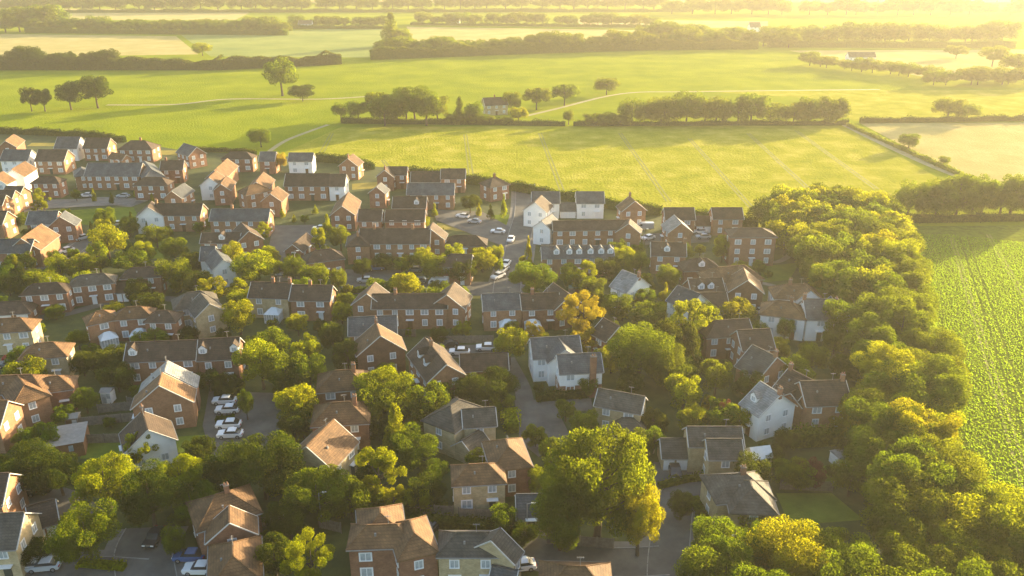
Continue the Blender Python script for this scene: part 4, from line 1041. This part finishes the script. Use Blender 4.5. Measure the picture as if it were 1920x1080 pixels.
def belt(q, r):
    tree_w(q, r.uniform(10.5, 13.5), r.uniform(5.6, 7.6), r.choice(('oak', 'round', 'round')), r.choice(('g', 'g', 'g', 'l')), side(q, r), 'trees of the wide green belt', low=.02)
scatter([(1440, 420), (1560, 404), (1650, 418), (1680, 500), (1705, 600), (1740, 740), (1748, 860), (1765, 985), (1825, 1060), (1700, 1070), (1600, 1030), (1625, 960), (1640, 880), (1630, 760), (1600, 660), (1540, 560), (1500, 500), (1450, 470)], 5.0, 5, belt)
def belt2(q, r):
    tree_w(q, r.uniform(9, 12), r.uniform(4.8, 6.5), r.choice(('oak', 'round')), r.choice(('g', 'g', 'l'))
            , side2(q), 'trees of the bottom right thicket', low=.02)
scatter([(1345, 1080), (1420, 1060), (1560, 1090), (1700, 1080), (1840, 1040), (1960, 1060), (2060, 1220), (1700, 1240), (1340, 1220)], 5.6, 9, belt2)
# small garden shrubs between the houses
def clear(q, rad=1.0):
    for root, S in HOUSES:
        for s in S:
            v = q - s['a']; al = v.dot(s['u']); w = v.dot(s['n'])
            if -rad < al < (s['b'] - s['a']).dot(s['u']) + rad and abs(w) < s['W'] / 2 + rad: return False
    return True
ROADPIX = [(985, 400), (975, 440), (966, 490), (952, 530), (540, 470), (700, 530), (870, 540), (460, 780), (430, 830), (1010, 790), (1060, 760), (1258, 1000), (1268, 940), (275, 1085), (268, 1030), (870, 660), (1260, 885), (180, 378), (890, 430), (1100, 1045), (1180, 1050), (135, 472), (110, 940)]
RW = [P(*p) for p in ROADPIX]
SHC = {}
def shrub(q, r):
    if not clear(q, 1.3) or any((q - a).length < 6.5 for a in RW): return
    if r.random() < .25: return
    lf = r.choice(('g', 'd', 'g', 'l')); hh = r.choice((r.uniform(1.8, 4), r.uniform(3, 7.5)))
    root = min(HOUSES, key=lambda t: (t[0].location - q).length)[0]; dv = q - root.location
    rel_ = ('left of' if dv.x < 0 else 'right of') if abs(dv.x) > abs(dv.y) else ('in front of' if dv.y < 0 else 'behind')
    lb = {'g': 'green', 'd': 'dark', 'l': 'lime'}[lf] + (' low' if hh < 3.4 else ' tall') + ' shrub ' + rel_ + ' the ' + root['ph']
    lb = ' '.join(lb.split()[:14])
    SHC[lb] = SHC.get(lb, 0) + 1
    if SHC[lb] > 1: lb = ' '.join((ordw(SHC[lb]) + ' ' + lb).split()[:16])
    tree_w(q, hh, hh * r.uniform(.45, .65), r.choice(('round', 'oak')), lf, lb, 'garden shrubs among the village houses', name='garden_shrub', low=.0)
scatter([(0, 420), (260, 430), (500, 500), (640, 480), (960, 480), (1400, 480), (1560, 640), (1600, 850), (1420, 1060), (0, 1100)], 5.4, 3, shrub)

# ------------------------------------------------------------------ hedges (leafy strips) and fences
NZ = [R.uniform(-1, .6) for _ in range(500)]
def hedge(pix, w, hgt, leaf, label, dens=26, lump=.25, name='hedge'):
    pts = [P(*p) for p in pix]; org = pts[0].copy(); r = random.Random(len(label)); mb = MB()
    for i in range(len(pts) - 1):
        a, b = pts[i] - org, pts[i + 1] - org; L = (b - a).length; u = (b - a).normalized(); n = Vector((-u.y, u.x, 0))
        for k in range(int(L * dens * hgt * .6)):
            t = r.random() * L; side = r.random(); kk = t / (2.2 if hgt < 4 else 6.5); k0 = int(kk); hh = hgt * (1 + lump * 1.5 * (NZ[k0 % 499] * (1 - kk + k0) + NZ[(k0 + 1) % 499] * (kk - k0))); ww = w * (1 + lump * .6 * math.sin(t * .8))
            if side < .4: p = a + u * t + n * ww / 2 * r.choice((-1, 1)) + Vector((0, 0, r.random() * hh))
            else: p = a + u * t + n * ww * r.uniform(-.5, .5) + Vector((0, 0, hh * r.uniform(.85, 1.03)))
            nn = Vector((r.gauss(0, 1), r.gauss(0, 1), r.gauss(0, 1))).normalized(); tt = nn.orthogonal().normalized(); s = nn.cross(tt); q = r.uniform(.14, .3) * (1 if hgt < 4 else 1.6)
            mb.add([p - tt * q, p - s * q * .7, p + tt * q, p + s * q * .7], [(0, 1, 2, 3)])
        st = 2.2 if hgt < 4 else 6.5; kn = int(L / st) + 1
        for k in range(kn):
            t0 = k * st; t1 = min(L, t0 + st)
            if t1 - t0 < .1: continue
            hm_ = hgt * (1 + lump * .75 * (NZ[k % 499] + NZ[(k + 1) % 499]))
            mb.box(a + u * (t0 + t1) / 2, u, n, (t1 - t0) / 2, w * .34, 0, hm_ * .82)
    o = mb.build(name, LEAF[leaf], None, org); tag(o, label, 'hedge'); chk(label); return o
hedge([(-20, 250), (60, 252), (170, 258), (235, 267)], 2.5, 3.2, 'd', 'dark boundary hedge between the left meadow and the back row houses')
hedge([(360, 284), (450, 286), (480, 291)], 2, 2, 'd', 'dark hedge under the left meadow beside the slate gable')
hedge([(590, 303), (640, 306), (700, 318)], 2.5, 3.5, 'd', 'dark hedge right of the white field edge house')
hedge([(760, 330), (830, 334), (880, 344), (960, 357), (1100, 382), (1170, 396), (1240, 404)], 2.5, 3.5, 'd', 'long dark hedge along the lower edge of the ripening field')
hedge([(1300, 412), (1340, 418), (1420, 430)], 2.5, 3.5, 'd', 'dark hedge behind the two plain brick houses')
hedge([(-20, 131), (225, 131), (420, 131), (640, 120)], 6, 8, 'd', 'long dark hedge beyond the left meadow', dens=26, lump=.3)
hedge([(695, 112), (950, 102), (1200, 94), (1420, 92)], 6, 8.5, 'g', 'long hazy hedge between the meadow and golden field', dens=26, lump=.3)
hedge([(640, 231), (840, 233), (1060, 236)], 3, 3, 'd', 'dark hedge along the foot of the farm copse', dens=18)
hedge([(1075, 236), (1590, 234)], 2.5, 2.5, 'd', 'dark hedge along the foot of the oak row', dens=18)
hedge([(1688, 416), (1960, 411)], 5, 2.3, 'd', 'low hedge under the tall shady row behind the right crop', dens=14)
hedge([(1612, 231), (1960, 226)], 2.5, 3, 'd', 'straight hazy hedge at the right of the oak row', dens=18)
hedge([(1590, 236), (1680, 276), (1760, 312), (1845, 350)], 2.5, 1.8, 'g', 'low hedge beside the dry field track', dens=18)
hedge([(50, 62), (540, 66)], 6, 6, 'g', 'hazy hedge at the foot of the upper left tree line', dens=18, lump=.3)
hedge([(540, 54), (735, 54)], 6, 4, 'g', 'hazy hedge left of the tall sage field tree', dens=18, lump=.3)
hedge([(770, 47), (1240, 52)], 6, 3.5, 'g', 'faint hedge above the golden field', dens=18, lump=.3)
hedge([(1440, 88), (1900, 90)], 10, 7, 'g', 'faint wide hedge in the upper right glow', dens=8, lump=.3)
hedge([(-20, 24), (1300, 22)], 10, 5, 'g', 'faint hedge of the topmost tree line', dens=8, lump=.3)
hedge([(1005, 752), (1100, 744)], 2, 1.8, 'd', 'clipped dark hedge before the chimney lane house')
hedge([(1480, 835), (1590, 828)], 3, 3, 'g', 'tall clipped hedge below the three window brick house')
hedge([(1235, 915), (1290, 902), (1335, 898)], 1.4, 1.1, 'g', 'low curved hedge between the drive and the lower road')
hedge([(770, 985), (960, 1000)], 2.2, 2, 'd', 'dark hedge behind the bottom centre houses')
hedge([(760, 960), (840, 960)], 2, 1.6, 'd', 'dark hedge left of the front hipped stone house')
hedge([(405, 742), (448, 744)], 2.2, 1.4, 'd', 'dark hedge at the top of the parked white cars')
hedge([(405, 790), (440, 788)], 1.6, 1.0, 'd', 'little hedge between the two pairs of white cars')
hedge([(955, 780), (962, 812)], 3, 2.2, 'l', 'bright hedge along the left of the cul de sac')
hedge([(850, 850), (925, 826)], 2.4, 1.8, 'd', 'dark hedge before the low stone annexe')
hedge([(640, 550), (690, 548)], 1.5, 1.4, 'g', 'green hedge along the forecourt lawn')
hedge([(150, 1060), (235, 1068)], 1.6, 1.0, 'l', 'low yellowish hedge beside the bottom left street')
hedge([(1300, 940), (1330, 985)], 2.2, 1.3, 'g', 'low hedge on the verge by the lower road house')
hedge([(130, 505), (195, 500)], 2.4, 2.0, 'l', 'sunlit hedge above the middle hipped house')
def fence(pix, label, hgt=1.8):
    pts = [P(*p) for p in pix]; org = pts[0].copy(); root = ob('wooden_fence', None, None, org)
    for i in range(len(pts) - 1):
        a, b = pts[i] - org, pts[i + 1] - org; L = (b - a).length; u = (b - a).normalized(); n = Vector((-u.y, u.x, 0)); k = max(1, round(L / 2.4))
        for j in range(k + 1):
            m = MB(); m.box(Vector((0, 0, 0)), u, n, .06, .06, 0, hgt + .12); m.build('post', M_TIMB, root, a + u * (L * j / k))
        m = MB(); nb = int(L / .16)
        for j in range(nb):
            m.box(a + u * (L * (j + .5) / nb) + n * (.012 if j % 2 else -.012), u, n, .076, .012, .08, hgt)
        m.build('board_panel', M_TIMB, root)
    tag(root, label, 'fence'); chk(label)
fence([(800, 645), (925, 643)], 'long grey board fence behind the garage block')
fence([(185, 775), (262, 768)], 'upper grey board fence of the stepped gardens')
fence([(150, 800), (255, 790)], 'middle grey board fence of the stepped gardens')
fence([(165, 832), (230, 830)], 'lower dark board fence of the stepped gardens')
fence([(1462, 918), (1560, 922)], 'weathered fence at the top of the front lawn')
fence([(780, 965), (850, 968)], 'grey fence behind the bottom centre hedge')
fence([(860, 972), (925, 975)], 'short grey fence under the front hipped stone house')
fence([(1025, 1020), (1150, 1030)], 'dark fence along the bottom side road')
fence([(775, 808), (830, 812)], 'short grey fence left of the L shaped house')
fence([(600, 990), (640, 1000)], 'grey fence left of the three hipped house')
fence([(290, 640), (330, 640)], 'short fence behind the long dormered terrace')
fence([(720, 630), (780, 632)], 'fence piece right of the tile hung gable')
fence([(1015, 470 - 6), (1090, 464)], 'pale low wall like fence above the dormered terrace', 1.0)
fence([(1310, 590), (1420, 585)], 'fence behind the upper dark roof')
fence([(240, 760), (262, 765)], 'short fence beside the orange lit gables')
fence([(475, 990), (545, 985)], 'dark fence right of the cross gabled house')

# ------------------------------------------------------------------ cars
CP = {}
def paint(nm, c): CP[nm] = mat(nm + '_car_paint', c, rough=.25, spec=.6, metal=.1 if nm != 'white' else 0)
paint('white', (.72, .72, .72)); paint('silver', (.42, .44, .46)); paint('dark', (.03, .035, .045)); paint('blue', (.06, .12, .28)); paint('grey', (.16, .17, .18)); paint('red', (.22, .02, .02))
M_CG = mat('car_glass', (.03, .035, .04), rough=.05, spec=.8); M_TY = mat('tyre', (.02, .02, .02), rough=.8); M_RIM = mat('wheel_rim', (.4, .4, .42), rough=.3, metal=.8)
M_HL = mat('headlight_glass', (.7, .7, .68), rough=.1); M_TL = mat('tail_light_red', (.3, .02, .02), rough=.2)
def loft(prof, wid, inset):
    """closed side profile (x,z) extruded across y with narrower shoulders"""
    mb = MB(); n = len(prof); rings = []
    for y, k in ((-wid / 2, 0), (-wid / 2 + inset, 1), (wid / 2 - inset, 1), (wid / 2, 0)):
        cx = sum(p[0] for p in prof) / n; cz = sum(p[1] for p in prof) / n
        s = 1 if k else .94
        rings.append([(cx + (p[0] - cx) * s, y, cz + (p[1] - cz) * s) for p in prof])
    vs = [v for r_ in rings for v in r_]; fs = []
    for a in range(3):
        for i in range(n): j = (i + 1) % n; fs.append((a * n + i, a * n + j, (a + 1) * n + j, (a + 1) * n + i))
    fs.append(tuple(range(n - 1, -1, -1))); fs.append(tuple(3 * n + i for i in range(n))); mb.add(vs, fs); return mb
body = loft([(-2.1, .35), (-2.15, .62), (-2.05, .88), (-.95, .97), (1.35, .97), (2.05, .86), (2.15, .6), (2.08, .35), (1.6, .25), (-1.6, .25)][::-1], 1.76, .12)
cabin = loft([(-1.0, .95), (-.35, 1.38), (.95, 1.4), (1.75, .95)][::-1], 1.52, .1)
roofm = loft([(-.42, 1.37), (-.3, 1.44), (.92, 1.46), (1.05, 1.38)][::-1], 1.36, .06)
van_body = loft([(-2.4, .4), (-2.45, .8), (-2.2, 1.1), (-1.6, 1.85), (-1.3, 2.0), (2.35, 2.0), (2.42, .4), (1.8, .28), (-1.8, .28)][::-1], 1.9, .1)
van_glass = loft([(-2.13, 1.15), (-1.66, 1.74), (-1.1, 1.74), (-1.1, 1.15)][::-1], 1.93, .02)
whl = MB(); rim = MB()
for mb, r_, w_ in ((whl, .33, .11), (rim, .2, .118)):
    vs = [(r_ * math.cos(i * math.pi / 8), s * w_, .33 + r_ * math.sin(i * math.pi / 8)) for s in (-1, 1) for i in range(16)]
    mb.add(vs, [(i, (i + 1) % 16, 16 + (i + 1) % 16, 16 + i) for i in range(16)] + [tuple(range(15, -1, -1)), tuple(range(16, 32))])
lgt = MB(); lgt.box(Vector((0, 0, 0)), Vector((1, 0, 0)), Vector((0, 1, 0)), .06, .2, .6, .76)
CM = {'w': whl.mesh('tyre', [M_TY]), 'r': rim.mesh('rim', [M_RIM]), 'g': cabin.mesh('window', [M_CG]), 'hl': lgt.mesh('headlight', [M_HL]), 'tl': lgt.mesh('tail_light', [M_TL]), 'vg': van_glass.mesh('window', [M_CG])}
BM = {}
def car(x, y, ang, col, label, van=False, group=None):
    p = P(x, y); p.z = .17; root = ob('parked_van' if van else 'parked_car', None, None, p); root.rotation_euler = (0, 0, math.radians(ang))
    k = (col, van)
    if k not in BM: BM[k] = ((van_body if van else body).mesh('body', [CP[col]]), roofm.mesh('roof', [CP[col]]))
    ob('body', BM[k][0], root)
    if van: ob('window', CM['vg'], root)
    else: ob('window', CM['g'], root); ob('roof', BM[k][1], root)
    for sx in (-1.32, 1.32):
        for sy in (-.8, .8):
            w = ob('wheel', CM['w'], root, (sx, sy, 0)); ob('rim', CM['r'], w)
    X = 2.36 if van else 2.08
    for sy in (-.6, .6): ob('headlight', CM['hl'], root, (-X, sy, .05)); ob('tail_light', CM['tl'], root, (X, sy, .1))
    tag(root, label, 'van' if van else 'car', group); chk(label)
car(422, 757, 4, 'white', 'white car at the top of the four in the parking area')
car(428, 774, 4, 'white', 'second white car from the top in the parking area')
car(430, 802, 4, 'white', 'third white car from the top in the parking area')
car(433, 820, 4, 'white', 'white car at the bottom of the four in the parking area')
car(525, 515, 95, 'silver', 'silver car at the foot of the grey street')
car(686, 530, 5, 'silver', 'long silver car at the left of the forecourt')
car(706, 507, 10, 'blue', 'blue car beside the dark bush at the big terrace')
car(778, 510, 5, 'grey', 'grey car behind the forecourt sapling')
car(786, 531, 0, 'grey', 'grey car left of the white van on the forecourt')
car(822, 536, 2, 'white', 'white van parked on the forecourt', van=True)
car(868, 409, -20, 'white', 'white car leftmost on the back lawn parking')
car(890, 419, -20, 'silver', 'silver car second on the back lawn parking')
car(934, 438, -10, 'white', 'white car third on the back lawn parking')
car(958, 453, 80, 'white', 'white car on the back road bend')
car(934, 522, 50, 'white', 'white car lowest of three on the back road')
car(944, 510, 65, 'silver', 'silver car middle of three on the back road')
car(949, 499, 75, 'white', 'white car highest of three on the back road')
car(862, 665, 0, 'white', 'white car in the court before the garage block')
car(840, 652, 20, 'dark', 'dark car in the court by the orange gable')
car(912, 657, 0, 'white', 'white car near the end of the long fence')
car(163, 370, 5, 'white', 'white car in front of the slate terrace wing')
car(232, 371, 0, 'silver', 'pale car in front of the slate terrace doors')
car(155, 450, 55, 'silver', 'silver car at the top of the left street')
car(125, 474, 50, 'white', 'white car lower down the left street')
car(218, 424, 20, 'white', 'white car below the small green')
car(240, 430, 20, 'dark', 'dark car left of the white gable garden')
car(45, 930, 10, 'dark', 'dark car nearest the left edge brick house')
car(75, 922, -10, 'dark', 'dark car right one beside the bottom left garages')
car(60, 1068, 5, 'white', 'white car parked on the bottom left street')
car(85, 1068, 8, 'silver', 'silver car behind the white one on the bottom left street')
car(291, 1015, 88, 'dark', 'dark red car on the wide bottom left street')
car(357, 1050, 0, 'blue', 'blue car beside the cross gabled house')
car(376, 1074, 0, 'white', 'white car at the bottom edge by the red tiled roof')
car(1265, 890, 90, 'dark', 'dark car in front of the double garage')
car(975, 1068, 10, 'white', 'white car at the bottom edge by the side road')
car(805, 1000, 60, 'dark', 'dark car between the two bottom centre houses')
car(1312, 438, 5, 'white', 'white car in the court between the plain brick houses')
car(1318, 448, 5, 'silver', 'silver car below the white one in the court')
car(1210, 430, 0, 'silver', 'silver van at the crop field gable house', van=True)
car(1215, 450, 30, 'white', 'white car in front of the crop field gable')
car(1400, 585, 5, 'white', 'white car left of two by the large cottage')
car(1422, 588, 8, 'silver', 'silver car right of two by the large cottage')
car(1345, 590, 0, 'white', 'white van beside the lime trees', van=True)
car(18, 688, 10, 'grey', 'grey car before the square stone house')
car(28, 676, 10, 'red', 'red car before the upper left stone house')
car(1030, 578, 0, 'silver', 'silver car left of the amber tree')
car(600, 432, 0, 'white', 'white car at the top of the grey street')
car(1065, 718, 90, 'dark', 'dark car beside the lane house chimney')

# street lamps
def lamp(x, y, label, H_=6):
    p = P(x, y); root = ob('street_lamp', None, None, p); m = MB(); bar3(m, Vector((0, 0, 0)), Vector((0, 0, H_)), .07); bar3(m, Vector((0, 0, H_)), Vector((.7, 0, H_ + .15)), .05); m.build('post', M_KERB, root)
    g = MB(); g.box(Vector((.85, 0, 0)), Vector((1, 0, 0)), Vector((0, 1, 0)), .3, .12, H_ + .06, H_ + .2); g.build('lamp_head', M_WHITE, root); tag(root, label, 'street lamp'); chk(label)
lamp(1356, 1075, 'thin grey lamp post in front of the bottom right thicket')
lamp(604, 990, 'grey lamp post before the wide tree', 6)
lamp(528, 1010, 'short white lamp post right of the cross gabled house', 4)
lamp(1206, 462, 'slim lamp post by the long gabled terrace', 5)
lamp(988, 1000, 'slim lamp post by the bottom side road', 5)
lamp(555, 505, 'lamp post at the grey street', 5)

# ------------------------------------------------------------------ leafy crop in the near right field (uncountable)
def crop():
    mb = MB(); r = random.Random(4)
    poly = [P(x, y) for x, y in [(1690, 440), (2100, 440), (2500, 1150), (1975, 1180), (1850, 1000), (1810, 900), (1760, 760), (1715, 600)]]
    u = (P(1975, 1120) - P(1780, 440)).normalized(); v = Vector((-u.y, u.x, 0)); o = P(1780, 440)
    n = len(poly)
    def inp(q):
        c = False; j = n - 1
        for i in range(n):
            if (poly[i].y > q.y) != (poly[j].y > q.y) and q.x < (poly[j].x - poly[i].x) * (q.y - poly[i].y) / (poly[j].y - poly[i].y) + poly[i].x: c = not c
            j = i
        return c
    for rw in range(-140, 280):
        off = rw * .5
        if rw % 40 in (5, 9): continue
        t = 0
        while t < 330:
            t += r.uniform(.22, .5); q = o + u * t + v * (off + r.gauss(0, .17))
            if not inp(q): continue
            if r.random() < .1: continue
            s = r.uniform(.1, .21)
            for k in range(2):
                a = r.random() * 3.14; d = Vector((math.cos(a), math.sin(a), 0)); z = r.uniform(.02, .14); b = q + Vector((r.gauss(0, .08), r.gauss(0, .08), 0))
                mb.add([b - d * s + Vector((0, 0, z + .05)), b - Vector((0, 0, -.05)), b + d * s + Vector((0, 0, z + .15)), b + Vector((0, 0, z + s * 1.1))], [(0, 1, 2, 3)])
    o_ = mb.build('crop_rows', LEAF['c']); tag(o_, 'rows of bright leafy crop covering the field right of the tree belt', 'crop', kind='stuff')
crop()

# ------------------------------------------------------------------ haze
hz = MB(); hz.box(Vector((0, 2900, 0)), Vector((1, 0, 0)), Vector((0, 1, 0)), 4700, 3400, -1.0, CAMH + 6)
hm = bpy.data.materials.new('haze'); hm.use_nodes = True; hn = hm.node_tree; hn.nodes.remove(hn.nodes['Principled BSDF'])
vol = hn.nodes.new('ShaderNodeVolumePrincipled'); vol.inputs['Color'].default_value = (1.0, 0.95, 0.78, 1); vol.inputs['Density'].default_value = 0.00017
vol.inputs['Anisotropy'].default_value = 0.38
hn.links.new(vol.outputs[0], hn.nodes['Material Output'].inputs['Volume'])
tag(hz.build('haze', hm), 'pale golden haze over the fields', 'haze', kind='stuff')
bad = [k for k, v in LABELS.items() if v > 1 and 'tree' not in k and 'shrub' not in k]
for o in bpy.data.objects:
    if 'ph' in o: del o['ph']
print('DUP', [k for k, v in LABELS.items() if v > 1], 'LONG', [k for k in LABELS if len(k.split()) > 16])
print('objects', len(bpy.data.objects))
